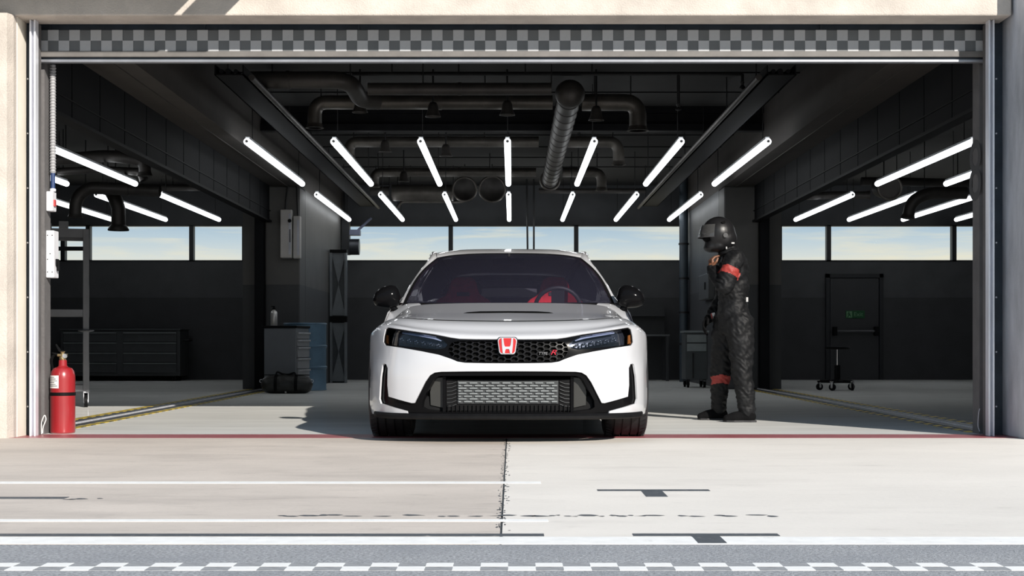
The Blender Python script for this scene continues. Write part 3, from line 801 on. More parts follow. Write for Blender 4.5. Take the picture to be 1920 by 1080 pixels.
for s in (-1, 1):
    mbf = MB()
    for k in range(7):
        z = wz(716 + k * 7)
        mbf.tube([(s * (-wx(856)), iy - .03, z), (s * (-wx(847)), iy - .025, z - .012), (s * (-wx(838)), iy - .02, z - .014)], .0035, 6)
    mbf.build('end_tank_ribs', mat('end_tank_grey', (.05, .052, .054), .4, metal=.4), ic2)
    # brake duct panel beside the intercooler
    MB().prism([(s * -wx(830), wz(708)), (s * -wx(813), wz(709)), (s * -wx(806), wz(735)), (s * -wx(807), wz(760)), (s * -wx(830), wz(765))], iy - .0, iy + .02).build('duct_panel', mat('duct_panel_grey', (.020, .020, .018), .4, var=.15), car)
    MB().box(s * -wx(836), s * -wx(830), iy - .03, iy + .05, wz(772), wz(706)).build('duct_divider', M_gloss, car)
# bottom mesh under the intercooler
mbm = MB()
for k in range(30):
    x = wx(840) + (wx(1066) - wx(840)) * k / 29
    mbm.box(x - .002, x + .002, iy - .035, iy - .028, wz(772), wz(759))
mbm.build('lower_mesh', M_matte, car)
# splitter lip along the bottom edge
us = np.linspace(0, 6.2, 26); e0 = SURF(us, np.zeros_like(us)); n0 = SNRM(us, np.zeros_like(us)); n0[:, 2] = 0
prof = [(.012, .022), (.030, .008), (.030, -.008), (.010, -.016), (-.06, -.016), (-.06, .015)]
rows = []
for s in (-1, 1):
    rng = range(len(us) - 1, 0, -1) if s < 0 else range(len(us))
    for i in rng:
        k = max(0.0, 1 - max(0, us[i] - 5.0) / 1.4)
        rows.append([(s * (e0[i][0] + n0[i][0] * a * k), e0[i][1] + n0[i][1] * a * k, e0[i][2] + b) for a, b in prof])
MB().grid(rows, closed=True).build('front_splitter', M_matte, car, smooth=35)
# floor pan and arch liners
MB().prism([(-.80, .16), (-.62, .15), (3.45, .17), (3.55, .30), (3.45, .42), (-.60, .42), (-.78, .30)], -.62, .62, 'x').build('floor_pan', M_matte, car)
MB().prism([(.40, .17), (2.32, .17), (2.32, .42), (.40, .42)], -.86, .86, 'x').build('sill_floor', M_matte, car)
RX = Matrix.Rotation(PI / 2, 4, 'Y')
for yy in (0, 2.735):
    for s in (-1, 1):
        M_ = Matrix.Translation((0, yy, .32)) @ RX
        MB().lathe([(.375, s * .60), (.375, s * .925)], 28, M_, a0=PI * .52, a1=PI * 1.48).build('arch_liner', M_matte, car)
# body side with rear arch
SP = [(.19, .880), (.30, .915), (.50, .928), (.68, .926), (.80, .915), (.88, .892), (.95, .852), (1.05, .80)]
PF = [(.30, .995), (1.0, .985), (1.7, .985), (2.4, 1.005), (2.9, 1.005), (3.25, .975), (3.5, .90), (3.62, .80), (3.68, .70)]
def sidex(y, z):
    return np.interp(z, [p[0] for p in SP], [p[1] for p in SP]) * np.interp(y, [p[0] for p in PF], [p[1] for p in PF])
BELT = [(.60, .865), (.86, .925), (1.5, .950), (2.4, .985), (3.1, 1.02), (3.5, 1.03)]
outl = [(.345, .19), (2.40, .19)] + [(2.735 + .36 * math.cos(math.radians(a)), .32 + .36 * math.sin(math.radians(a))) for a in range(201, -22, -8)] + [(3.09, .20), (3.5, .26), (3.64, .34), (3.67, .5), (3.66, .8), (3.6, .97)] + BELT[::-1] + [(.52, .78), (.48, .72), (.43, .66), (.37, .50)]
dn = []
for i in range(len(outl)):
    a, b = Vector(outl[i]), Vector(outl[(i + 1) % len(outl)]); n = max(1, int((b - a).length / .08))
    dn += [tuple(a.lerp(b, k / n)) for k in range(n)]
gy, gz = np.meshgrid(np.arange(.30, 3.70, .08), np.arange(.20, 1.06, .055))
ip = np.stack([gy.ravel(), gz.ravel()], -1); ip = ip[inside(np.array(dn), ip)]
rv2, _, rf2, *_ = delaunay_2d_cdt([Vector(p) for p in dn] + [Vector((float(a), float(b))) for a, b in ip], [(i, (i + 1) % len(dn)) for i in range(len(dn))], [], 0, 1e-4)
V2 = np.array([tuple(p) for p in rv2]); F2 = [f for f in rf2 if len(f) == 3]
F2 = [f for f in F2 if inside(np.array(dn), V2[list(f)].mean(0)[None])[0]]
for s in (-1, 1):
    vs = [(s * float(sidex(y, z)), y, z) for y, z in V2]
    b_ = MB().add(vs, [tuple(f) if s > 0 else tuple(f[::-1]) for f in F2]).build('body_side', M_white, car, smooth=50)
    for yd in (1.15, 2.15):
        MB().grid([[(s * (float(sidex(yd + w, z)) + .002), yd + w, z) for z in np.linspace(.24, .93, 12)] for w in (0, .006)]).build('door_seam', M_matte, b_)
    MB().prism([(.37, .15), (2.36, .15), (2.36, .205), (.37, .205)], s * .80, s * .915, 'x').build('side_skirt', M_gloss, car, bev=.01)
# rear
rws = []
for z in np.linspace(.22, 1.02, 10):
    w = float(sidex(3.655, z)); rws.append([(w * k, 3.655 + .05 * (1 - k * k) - .06 * max(0, z - .6), z) for k in np.linspace(-1, 1, 13)])
MB().grid(rws).build('rear_panel', M_white, car, smooth=50)
for s in (-1, 1):
    MB().box(s * .30, s * .68, 3.64, 3.70, .80, .88).build('tail_lamp', mat('tail_lamp_red', (.30, .01, .012), .2, coat=.5), car, bev=.01)
# greenhouse
SS = np.linspace(-1, 1, 25); TT = np.linspace(0, 1, 14)
def wind(s, t):
    a = Vector((.785 * s, .50 + .29 * s * s, .928 + .012 * s * s)); b = Vector((.566 * s, 1.33 + .10 * s * s, 1.342 - .030 * s ** 4))
    p = a.lerp(b, t); k = .030 * math.sin(PI * t)
    return (p.x + .02 * s * math.sin(PI * t), p.y - k * .45, p.z + k)
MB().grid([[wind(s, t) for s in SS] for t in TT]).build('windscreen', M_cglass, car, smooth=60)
MB().grid([[(wind(s, 0)[0], wind(s, 0)[1] - dy, wind(s, 0)[2] + dz) for s in SS] for dy, dz in ((.09, -.045), (.05, -.006), (.0, .001), (-.02, .008))]).build('cowl_panel', M_matte, car, smooth=40)
fr = MB()
for s in (-1, 1):
    fr.grid([[Vector(wind(s * (1 - q), t)) + Vector((0, -.003, .003)) for q in (0, .03)] for t in TT])
fr.grid([[Vector(wind(s, t)) + Vector((0, -.003, .003)) for s in SS] for t in (.975, 1.0)])
fr.build('windscreen_edge', M_matte, car)
RAIL = [(.823, .86, .925), (.758, 1.05, 1.060), (.692, 1.26, 1.195), (.628, 1.47, 1.320), (.640, 1.70, 1.352), (.648, 2.0, 1.368), (.640, 2.5, 1.352), (.590, 3.0, 1.268), (.53, 3.35, 1.175), (.47, 3.58, 1.05)]
INN = [wind(1, t) for t in (0, .33, .66, 1.0)] + [(.582, 1.70, 1.378), (.590, 2.0, 1.392), (.585, 2.5, 1.377), (.54, 3.0, 1.296), (.49, 3.35, 1.20), (.44, 3.60, 1.07)]
def catm(P, n=6):
    P = [Vector(p) for p in P]; o = []
    for i in range(len(P) - 1):
        p0 = P[i - 1] if i else P[0] * 2 - P[1]; p3 = P[i + 2] if i + 2 < len(P) else P[-1] * 2 - P[-2]
        for k in range(n):
            t = k / n
            o.append(.5 * ((2 * P[i]) + (P[i + 1] - p0) * t + (2 * p0 - 5 * P[i] + 4 * P[i + 1] - p3) * t * t + (3 * P[i] - p0 - 3 * P[i + 1] + p3) * t ** 3))
    return o + [P[-1]]
rl, inn = catm(RAIL), catm(INN)
for s in (-1, 1):
    S_ = Vector((s, 1, 1))
    rws = []
    for a, b in zip(inn, rl):
        mid = (a + b) / 2 + Vector((.008, -.006, .010))
        rws.append([Vector(p) * S_ for p in (a - Vector((.006, 0, .03)), a, a.lerp(mid, .6), mid, mid.lerp(b, .5), b, b - Vector((.02, -.01, .03)))])
    MB().grid(rws).build('roof_rail', M_white, car, smooth=55)
    # side glass
    bl = catm([(.845, .86, .925), (.855, 1.5, .950), (.865, 2.4, .985), (.83, 3.1, 1.02), (.72, 3.5, 1.03)], 10)
    ru = [p for p in rl]
    nn = 40; ra = [ru[int(round(k * (len(ru) - 4) / nn))] for k in range(nn + 1)]; ba = [bl[int(round(k * (len(bl) - 1) / nn))] for k in range(nn + 1)]
    g_ = MB().grid([[Vector((s * (a.lerp(b, t).x - .012 + .02 * math.sin(PI * t)), a.lerp(b, t).y, a.lerp(b, t).z)) for t in np.linspace(0, 1, 7)] for a, b in zip(ba, ra)]).build('side_glass', M_sglass, car, smooth=60)
    i0 = 19
    MB().grid([[Vector((s * (ba[i].lerp(ra[i], t).x - .006 + .02 * math.sin(PI * t)), ba[i].lerp(ra[i], t).y, ba[i].lerp(ra[i], t).z)) for t in np.linspace(0, 1, 7)] for i in (i0, i0 + 1)]).build('door_pillar', M_matte, g_)
RC = [(1.33, 1.342, .566), (1.45, 1.368, .571), (1.65, 1.395, .580), (2.0, 1.412, .590), (2.5, 1.398, .585), (2.9, 1.335, .55), (3.2, 1.262, .515)]
rws = []
yc = catm([(a, b, c) for a, b, c in RC], 4)
for i, p in enumerate(yc):
    row = []
    for s in SS:
        y0_ = p.x + .10 * s * s * max(0, 1 - i / 6)
        row.append((p.z * s, y0_, p.y - .030 * s ** 4 + .001))
    rws.append(row)
MB().grid(rws).build('roof', M_white, car, smooth=60)
MB().grid([[(w * s, y, z - .02 * s * s) for s in np.linspace(-1, 1, 9)] for y, z, w in ((3.18, 1.262, .515), (3.4, 1.17, .48), (3.6, 1.04, .45))]).build('rear_glass', M_sglass, car)
MB().grid([[(w * s, y, z) for s in np.linspace(-1, 1, 5)] for y, z, w in ((3.55, 1.06, .62), (3.62, 1.02, .66), (3.67, .98, .66))]).build('tailgate', M_white, car)
af = MB().prism([(2.28, 1.38), (2.42, 1.38), (2.42, 1.44), (2.39, 1.44)], -.012, .012, 'x').build('roof_antenna_fin', M_gloss, car)
for s in (-1, 1):
    ca = [SURF(4.0 - 1.4, 9.0), SURF(3.4, 9.0), SURF(4.0, 9.0), SURF(4.6, 9.0), SURF(5.2, 9.0), SURF(6.0, 9.0), SURF(6.8, 9.0)]
    cb_ = [Vector(wind(.86, 0)), Vector(wind(.95, 0)), Vector((.80, .83, .936)), Vector((.823, .865, .927)), Vector((.852, .87, .920)), Vector((.882, .74, .870)), Vector((.912, .62, .78))]
    MB().grid([[Vector((s * (a[0] * (1 - t) + b[0] * t), a[1] * (1 - t) + b[1] * t, a[2] * (1 - t) + b[2] * t - (.004 if t == 0 else 0) + .006 * math.sin(PI * t))) for a, b in zip(ca, cb_)] for t in (0, .25, .5, .75, 1)]).build('fender_corner', M_white, car, smooth=50)
# interior
MB().prism([(.50, .70), (.52, .90), (.72, .918), (.95, .90), (1.02, .82), (1.0, .60)], -.74, .74, 'x').build('dashboard', M_dash, car, bev=.02)
st = bpy.data.objects.new('steering_wheel', None); COL.objects.link(st); st.parent = car; st.location = (.375, 1.12, .905); st.rotation_euler = (math.radians(-65), 0, 0)
MB().tube([(.175 * math.cos(2 * PI * k / 28), .175 * math.sin(2 * PI * k / 28), 0) for k in range(29)], .016, 8).build('wheel_rim', M_dash, st, smooth=60)
MB().box(-.16, .16, -.02, .02, -.01, .01).box(-.05, .05, -.16, .04, -.015, .02).build('wheel_spokes', M_dash, st)
MB().box(-.125, .125, 1.22, 1.25, 1.245, 1.30).tube([(0, 1.23, 1.28), (0, 1.30, 1.335)], .012, 8).build('rear_view_mirror', M_dash, car, bev=.008)
so = [(-.25, .50), (-.255, .84), (-.245, .95), (-.20, 1.00), (-.13, 1.04), (-.105, 1.15), (-.07, 1.185), (.07, 1.185), (.105, 1.15), (.13, 1.04), (.20, 1.00), (.245, .95), (.255, .84), (.25, .50)]
for s in (-1, 1):
    se = bpy.data.objects.new('front_seat', None); COL.objects.link(se); se.parent = car; se.location = (s * .37, 1.62, 0); se['label'] = 'red bucket seat seen through the windscreen'
    Tm = Matrix.Rotation(math.radians(-14), 4, 'X'); Tm = Matrix.Translation((0, 0, .5)) @ Tm @ Matrix.Translation((0, 0, -.5))
    MB().prism(so, -.07, .08, 'y', Tm).build('seat_back', M_seat, se, bev=.035)
    MB().prism([(-.16, .55), (-.16, .95), (.16, .95), (.16, .55)], -.095, -.05, 'y', Tm).build('seat_centre', mat('seat_dark_insert', (.10, .01, .014), .9, var=.2, scale=30), se, bev=.02)
    MB().prism([(-.05, 1.02), (-.05, 1.05), (.05, 1.05), (.05, 1.02)], -.078, .0, 'y', Tm).build('harness_slot', M_dash, se)
    MB().box(-.24, .24, -.45, .05, .40, .56).build('seat_cushion', M_seat, se, bev=.04)
MB().prism([(2.45, .5), (2.62, 1.04), (2.74, 1.04), (2.70, .5)], -.60, .60, 'x').build('rear_bench', mat('rear_seat_black', (.02, .02, .024), .8), car, bev=.03)
MB().box(-.60, .60, 2.70, 3.50, .94, .97).build('parcel_shelf', M_dash, car)
for x in (-.36, .36):
    MB().box(x - .12, x + .12, 2.62, 2.70, 1.05, 1.17).build('rear_headrest', M_dash, car, bev=.03)
# mirrors
for s in (-1, 1):
    mr = bpy.data.objects.new('door_mirror', None); COL.objects.link(mr); mr.parent = car; mr.location = (s * .905, .74, .972); mr['label'] = 'gloss black door mirror'
    rws = []
    for k in range(15):
        a = -1 + 2 * k / 14; r_ = (1 - abs(a) ** 2.6) ** (1 / 2.2) if abs(a) < 1 else 0.02
        asym = 1.0 - .20 * a
        row = []
        for j in range(18):
            th_ = 2 * PI * j / 18
            yy = math.cos(th_); zz = math.sin(th_)
            row.append((s * a * .104, (yy * .085 * r_ if yy < 0 else yy * .035 * r_), zz * .083 * r_ * asym + .012 * (1 - a * a) - .010 * a))
        rws.append(row if s > 0 else row[::-1])
    MB().grid(rws, closed=True).build('mirror_shell', M_gloss, mr, smooth=60)
    MB().prism([(-.08 * s, -.05), (.08 * s, -.045), (.09 * s, .04), (-.08 * s, .06)], .034, .040).build('mirror_glass', M_chrome, mr)
    MB().tube([(-s * .035, .0, -.055), (-s * .065, .0, -.085), (-s * .10, .02, -.115)], [.024, .022, .026], 10).build('mirror_stalk', M_gloss, mr, smooth=50)
# wheels
tp_ = []
W_, R_ = .142, .322
prof = [(.225, -W_ + .012), (.25, -W_), (.285, -W_ - .003), (.308, -W_ + .006), (.317, -W_ + .02)]
for gx in (-.085, -.030, .030, .085):
    prof += [(R_, gx - .006), (R_ - .010, gx - .005), (R_ - .010, gx + .005), (R_, gx + .006)]
prof += [(.317, W_ - .02), (.308, W_ - .006), (.285, W_ + .003), (.25, W_), (.225, W_ - .012)]
tyre_me = MB().lathe(prof, 56, RX).mesh('tyre', M_rub, 35)
mbs = MB()
for k in range(56):
    a = 2 * PI * k / 56
    for side in (-1, 1):
        Mk = Matrix.Rotation(a + side * .02, 4, 'X') @ Matrix.Translation((side * .112, 0, R_ - .002)) @ Matrix.Rotation(side * .5, 4, 'Z')
        mbs.box(-.024, .024, -.0016, .0016, -.004, .0024, Mk)
sipe_me = mbs.mesh('tread_sipes', M_rub)
rimp = [(.0, .05), (.06, .055), (.07, .03), (.205, .075), (.228, .09), (.236, .10), (.232, .06), (.22, -.10), (.236, -.12)]
mr_ = MB().lathe([(.232, -.13), (.216, -.09), (.214, .06), (.226, .10), (.236, .108)], 48, RX)
rim_me = mr_.mesh('rim_barrel', M_rim, 40)
msp = MB()
for k in range(5):
    for dd in (-.16, .16):
        a = 2 * PI * k / 5 + dd
        Mk = Matrix.Rotation(a, 4, 'X')
        msp.add([Mk @ Vector(p) for p in [(.06, -.018, .04), (.06, .018, .04), (.095, .012, .222), (.095, -.012, .222), (.03, -.018, .04), (.03, .018, .04), (.06, .012, .222), (.06, -.012, .222)]], [(0, 1, 2, 3), (4, 7, 6, 5), (0, 4, 5, 1), (1, 5, 6, 2), (2, 6, 7, 3), (3, 7, 4, 0)])
msp.cyl((.02, 0, 0), (.065, 0, 0), .062, 24)
spk_me = msp.mesh('spokes', M_rim)
disc_me = MB().cyl((-.02, 0, 0), (.005, 0, 0), .17, 32).mesh('brake_disc', mat('brake_disc_steel', (.35, .35, .36), .3, metal=.9), 40)
for yy in (0, 2.735):
    for s in (-1, 1):
        w = bpy.data.objects.new('wheel', None); COL.objects.link(w); w.parent = car; w.location = (s * .798, yy, R_); w.rotation_euler = (0, 0, 0 if s > 0 else PI)
        link('tyre', tyre_me, w); link('tread_sipes', sipe_me, w)['kind'] = 'stuff'; link('rim_barrel', rim_me, w); link('spokes', spk_me, w); link('brake_disc', disc_me, w)
# ================================================================== LIGHTS UNDER THE CEILING
M_tube = mat('lit_tube', (.9, .92, .95), .4, var=.0, emit=(.93, .97, 1.0), emit_s=4.2)
M_hous = mat('lamp_housing', (.55, .56, .58), .4, var=.05)
M_rod = mat('black_steel_rod', (.012, .012, .013), .5, metal=.3)
HL = 2.15; ZL = CH + HL
dl = [F * HL / 380, F * HL / 300, F * HL / 280, F * HL / 233]
STEP = 163 * dl[0] / F; XO = (951.5 - 960) * dl[0] / F
def make_lamp(L_, name='tube_light'):
    r = bpy.data.objects.new(name, None); r.empty_display_size = .05; COL.objects.link(r)
    tb = MB().tube([(0, 0, 0), (0, .01, 0), (0, .02, 0), (0, L_ - .02, 0), (0, L_ - .01, 0), (0, L_, 0)], [.026, .034, .037, .037, .034, .026], 14).build('glowing_tube', M_tube, r, smooth=50)
    MB().box(-.022, .022, .05, L_ - .05, .030, .055).build('housing', M_hous, r)
    for y in (.0, L_ - .05):  # small end caps
        MB().cyl((0, y - .010 if y == 0 else y + .03, 0), (0, y + .02 if y == 0 else y + .06, 0), .017, 12).build('end_cap', M_hous, r, smooth=40)
    for y in (.35, L_ - .35):
        MB().cyl((0, y, .05), (0, y, ZC - ZL), .005, 6).build('hanger_rod', M_rod, r)
    return r
protos = {}
def lamp(x, row, label, group):
    L_ = dl[2 * row + 1] - dl[2 * row]
    if row not in protos:
        o = protos[row] = make_lamp(L_)
    else:
        o = copy_tree(protos[row])
    o.location = (x, dl[2 * row], ZL)
    return tag(o, label, 'ceiling light', group)
rown = ['front', 'rear']
for row in (0, 1):
    for k in range(-3, 4):
        lamp(XO + k * STEP, row, f'{ORD[k + 3]} lit tube from the left in the {rown[row]} row above the car', 'tube lights over the car')
for i, k in enumerate((-6.43, -5.43)):
    lamp(XO + k * STEP, 0, f'{ORD[i]} lit tube from the left in the front row of the left bay', 'tube lights in the left bay')
for i, k in enumerate((-7.44, -6.44, -5.44)):
    lamp(XO + k * STEP, 1, f'{ORD[i]} lit tube from the left in the rear row of the left bay', 'tube lights in the left bay')
for i, k in enumerate((5.37, 6.37)):
    lamp(XO + k * STEP, 0, f'{ORD[i]} lit tube from the left in the front row of the right bay', 'tube lights in the right bay')
for i, k in enumerate((5.37, 6.37, 7.38, 8.38)):
    lamp(XO + k * STEP, 1, f'{ORD[i]} lit tube from the left in the rear row of the right bay', 'tube lights in the right bay')

# ================================================================== PIPES AND DUCTS UNDER THE CEILING
M_duct = mat('duct_metal', (.10, .09, .08), .42, metal=.6, var=.25, scale=5)
M_duct2 = mat('duct_metal_dark', (.05, .045, .042), .5, metal=.4, var=.25, scale=5)
def pipe(name, label, cat, pts_, r, m=M_duct, bend=.18, collars=True, group='pipes and ducts under the ceiling', flange=True):
    P_ = curve_pts(pts_, bend, 7)
    base = P_[0].copy(); o = thing(name, label, cat, tuple(base), group=group)
    P_ = [p - base for p in P_]
    MB().tube(P_, r, 16).build('run', m, o, smooth=40)
    if collars:
        acc = 0
        for i in range(1, len(P_)):
            seg = (P_[i] - P_[i - 1]); n = int((acc + seg.length) // 1.4)
            if seg.length > .5:
                k = max(1, int(seg.length // 1.3))
                for j in range(k):
                    c = P_[i - 1].lerp(P_[i], (j + .5) / k); t = seg.normalized() * .018
                    MB().cyl(tuple(c - t), tuple(c + t), r * 1.09, 16).build('collar', m, o, smooth=40)
    for q in (P_[0].lerp(P_[1], .3), P_[max(1, len(P_) // 3)]):
        if ZC - base.z - q.z - r > .02:
            MB().cyl((q.x, q.y, q.z + r * .8), (q.x, q.y, ZC - base.z), .007, 6).build('hanger', M_rod, o)
    if flange:
        e = P_[-1]; t = (P_[-1] - P_[-2]).normalized()
        MB().tube([tuple(e - t * .05), tuple(e - t * .01), tuple(e)], [r * 1.02, r * 1.18, r * 1.3], 18).build('outlet_flange', m, o, smooth=40)
    return o
def rowz(py, z): return F * (z - CH) / (HZ - py)
def PX_(px, d): return (px - 960) * d / F
z1 = 3.22
d = rowz(150, z1)
pipe('ventilation_pipe', 'thick dark pipe bending off at the ceiling front, left of middle', 'pipe', [(PX_(465, d), d, z1), (PX_(655, d), d, z1), (PX_(668, d), d + .45, z1 - .12), (PX_(700, d), d + .55, z1 - .12)], .085, M_duct2, .2, flange=False)
d = rowz(167, 3.15)
pipe('ventilation_pipe', 'long pipe crossing the ceiling ahead of the first duct', 'pipe', [(PX_(690, d), d, 3.15), (PX_(1034, d), d, 3.15)], .062, M_duct2, flange=False)
d = rowz(192, 3.17); zz = 3.17
pipe('ventilation_duct', 'nearest cross duct with an elbow turning down at its left end', 'duct', [(PX_(1036, d), d, zz), (PX_(590, d), d, zz), (PX_(590, d), d, zz - .27)], .075, M_duct, .17)
pipe('ventilation_duct', 'nearest cross duct with a wide elbow turning down on the right', 'duct', [(PX_(1091, d), d, zz), (PX_(1196, d), d, zz), (PX_(1196, d), d, zz - .30)], .090, M_duct, .20)
d = rowz(266, 3.17)
pipe('ventilation_duct', 'second cross duct from the front, elbow down at its left end', 'duct', [(PX_(1010, d), d, zz), (PX_(655, d), d, zz), (PX_(655, d), d, zz - .22)], .068, M_duct, .17)
pipe('ventilation_duct', 'second cross duct from the front, elbow down at its right end', 'duct', [(PX_(1065, d), d, zz), (PX_(1160, d), d, zz), (PX_(1160, d), d, zz - .29)], .072, M_duct, .18)
d = rowz(323, 3.17)
pipe('ventilation_duct', 'third cross duct from the front, elbow down at its left end', 'duct', [(PX_(1005, d), d, zz), (PX_(702, d), d, zz), (PX_(702, d), d, zz - .22)], .066, M_duct, .17)
pipe('ventilation_duct', 'third cross duct from the front, elbow down at its right end', 'duct', [(PX_(1055, d), d, zz), (PX_(1128, d), d, zz), (PX_(1128, d), d, zz - .27)], .072, M_duct, .18)
# spiral duct running front to back
sx = .232 * (3.12 - CH); dA = rowz(176, 3.12); dB = rowz(338, 3.12)
sd = thing('spiral_duct', 'ribbed round duct running back from the front with an open end', 'duct', (sx, dA, 3.12))
MB().tube([(0, 0, 0), (0, dB - dA, 0)], .115, 22).build('run', M_duct2, sd, smooth=40)
for k in range(16):
    y = (dB - dA) * (k + .5) / 16
    MB().tube([(0, y - .02, 0), (0, y, 0), (0, y + .02, 0)], [.115, .124, .115], 22).build('rib', M_duct2, sd, smooth=40)
MB().tube([(.142 * math.cos(2 * PI * k / 24), dB - dA + .02, .142 * math.sin(2 * PI * k / 24)) for k in range(25)], .018, 8).build('end_ring', M_duct, sd, smooth=60)
MB().ball((0, 0, 0), (.15, .14, .14), 18, 10).build('junction', M_duct2, sd, smooth=60)
d = rowz(358, 3.05)
pipe('ventilation_pipe', 'straight pipe along the back, left of the round duct ends', 'pipe', [(PX_(694, d), d, 3.05), (PX_(730, d), d, 3.05)], .07, M_duct2, flange=False)
pipe('ventilation_duct', 'thick grey duct along the back ending at a round flange', 'duct', [(PX_(735, d), d, 3.02), (PX_(850, d), d, 3.02)], .13, M_duct, flange=False)
pipe('ventilation_pipe', 'thin conduit along the back right of the middle', 'pipe', [(PX_(1010, d), d, 3.05), (PX_(1210, d), d, 3.05)], .04, M_duct2, flange=False)
for px, r, lb in ((872, .185, 'left round duct mouth over the rear tubes'), (923, .20, 'right round duct mouth over the rear tubes')):
    t = thing('duct_mouth', lb, 'duct', (PX_(px, d), d - .05, 3.06))
    MB().tube([(r * math.cos(2 * PI * k / 28), -.12, r * math.sin(2 * PI * k / 28)) for k in range(29)], .018, 8).build('rim', M_duct, t, smooth=60)
    MB().cyl((0, -.12, r), (0, -.12, ZC - 3.06), .008, 6).build('hanger', M_rod, t)
    MB().lathe([(0, 0), (r * .6, -.02), (r * .97, -.12)], 26, Matrix.Rotation(PI / 2, 4, 'X') @ Matrix.Scale(-1, 4, (0, 0, 1))).build('bell', M_duct2, t, smooth=50)
d = rowz(378, 2.98)
pipe('conduit', 'thin pale conduit along the back under the thick duct', 'pipe', [(PX_(745, d), d, 2.98 - .1), (PX_(752, d), d, 2.98), (PX_(870, d), d, 2.98), (PX_(880, d), d, 2.98 + .1)], .025, M_duct, .1, False, flange=False)
# bell shaped pendants
bells = [(675, 200, 15.25), (812, 208, 15.25), (951, 205, 15.25), (722, 276, 18.4), (836, 284, 18.4), (757, 333, 21.6), (1118, 215, 15.25)]
for i, (px, py, d) in enumerate(bells):
    p = at(px, py, d); s = 1.0
    t = thing('bell_pendant', f'small dark bell pendant, {ORD[i]} counted from the front left', 'pendant', tuple(p), group='bell pendants under the ceiling')
    MB().lathe([(.075, -.06), (.082, -.06), (.060, -.01), (.052, .05), (.034, .085), (0, .095)], 20).build('bell', M_duct2, t, smooth=50)
    MB().cyl((0, 0, .08), (0, 0, ZC - p.z), .010, 8).build('stem', M_rod, t)
# sprinkler pipe
d = rowz(139, 3.34)
sk = thing('sprinkler_pipe', 'thin black sprinkler pipe across the ceiling front with two drops', 'pipe', (0, d, 3.34))
MB().tube([(PX_(660, d), 0, 0), (PX_(1392, d), 0, 0)], .016, 10).build('run', M_rod, sk)
for px, L_ in ((1272, .30), (1392, .08)):
    dp = MB().tube([(PX_(px, d), 0, 0), (PX_(px, d), 0, -L_)], .016, 10).build('drop', M_rod, sk)
    MB().lathe([(.006, -L_ - .07), (.03, -L_ - .06), (.03, -L_ - .05), (.014, -L_ - .03), (.024, -L_)], 12, Matrix.Translation((PX_(px, d), 0, 0))).build('sprinkler_head', M_rod, dp)
for px in (735, 860, 985, 1110):
    MB().cyl((PX_(px, d), 0, 0), (PX_(px, d), 0, ZC - 3.34), .008, 6).build('hanger', M_rod, sk)
# steel cross beam and slab joints
struct('ceiling_cross_beam', 'black steel beam crossing the ceiling behind the first duct', 'beam', MB().box(-PI_, PI_, 17.6, 17.75, 3.16, 3.24).box(-PI_, PI_, 17.6, 17.75, 3.37, 3.45).box(-PI_, PI_, 17.66, 17.69, 3.2, 3.45).build('beam', M_black))
for i, yy in enumerate((14.2, 15.4, 16.6, 18.8, 20.0, 21.2, 22.4, 23.6)):
    struct(f'ceiling_joint', f'thin joint batten under the ceiling slab, {ORD[i]} from the front', 'batten', MB().box(-PI_, PI_, yy, yy + .02, ZC - .012, ZC).build('batten', M_black))
# cable trays running front to back
for s, nm, k in ((-1, 'left', 1.05), (1, 'right', 1.0)):
    X = s * k * 2.39
    t = thing('cable_tray', f'black cable tray running front to back under the ceiling on the {nm}', 'cable tray', (X, 13.2, 3.02))
    MB().box(-.13, .13, 0, 12.6, 0, .012).box(-.13, -.118, 0, 12.6, 0, .09).box(.118, .13, 0, 12.6, 0, .09).build('tray', M_black, t)
    for j in range(7):
        MB().cyl((-.125, .6 + j * 1.9, .05), (-.125, .6 + j * 1.9, ZC - 3.02), .006, 6).build('hanger', M_rod, t)
    for j, (ox, r) in enumerate(((-.07, .02), (-.01, .026), (.06, .018))):
        MB().tube([(ox, 0, .035), (ox + .01, 6, .035), (ox, 12.6, .035)], r, 8).build('cable', M_panel, t)
    pb = MB().tube([(-s * .20, 0, -.02), (-s * .20, 12.6, -.02)], .028, 10).build('side_pipe', M_duct2, t, smooth=40)
# ducts in the side bays
pl = [((100, 300), (208, 291), (271, 302), (272, 330), 18.5, .075, 'upper grey duct in the left bay bending down beside the beam'),
      ((300, 358), (165, 352), (142, 372), (141, 408), 20.55, .085, 'grey duct in the left bay bending down behind the steel frame'),
      ((100, 322), (190, 318), (262, 322), (270, 338), 19.5, .05, 'thin pipe in the left bay under the upper duct'),
      ((385, 352), (330, 352), (300, 352), (285, 352), 23, .05, 'short straight pipe in the left bay near the back'),
      ((1440 + 175, 340), (1440 + 230, 340), (1440 + 300, 342), (1440 + 385, 344), 21.1, .06, 'grey pipe crossing the right bay below the first tube'),
      ((1440 + 372, 362), (1440 + 300, 362), (1440 + 268, 378), (1440 + 262, 410), 20.7, .085, 'grey duct in the right bay bending down behind the rear tubes'),
      ((1440 + 72, 368), (1440 + 110, 366), (1440 + 150, 366), (1440 + 190, 366), 23.5, .06, 'short straight pipe in the right bay near the back')]
for a, b, c, e, d, r, lb in pl:
    pipe('ventilation_duct', lb, 'duct', [tuple(at(*a, d)), tuple(at(*b, d)), tuple(at(*c, d)), tuple(at(*e, d))], r, M_duct2, .2, True)
p = at(222, 398, 21.05)
dd = thing('down_duct', 'wide dark duct hanging down with a flared foot in the left bay', 'duct', tuple(p))
MB().tube([(-.10, 0, .30), (-.04, 0, .18), (0, 0, .05), (0, 0, -.18)], .10, 18).build('run', M_duct2, dd, smooth=50)
MB().cyl((-.04, 0, .2), (-.04, 0, ZC - p.z), .008, 6).build('hanger', M_rod, dd)
MB().lathe([(.145, -.26), (.15, -.245), (.11, -.18)], 20).build('outlet_flange', M_duct2, dd, smooth=50)
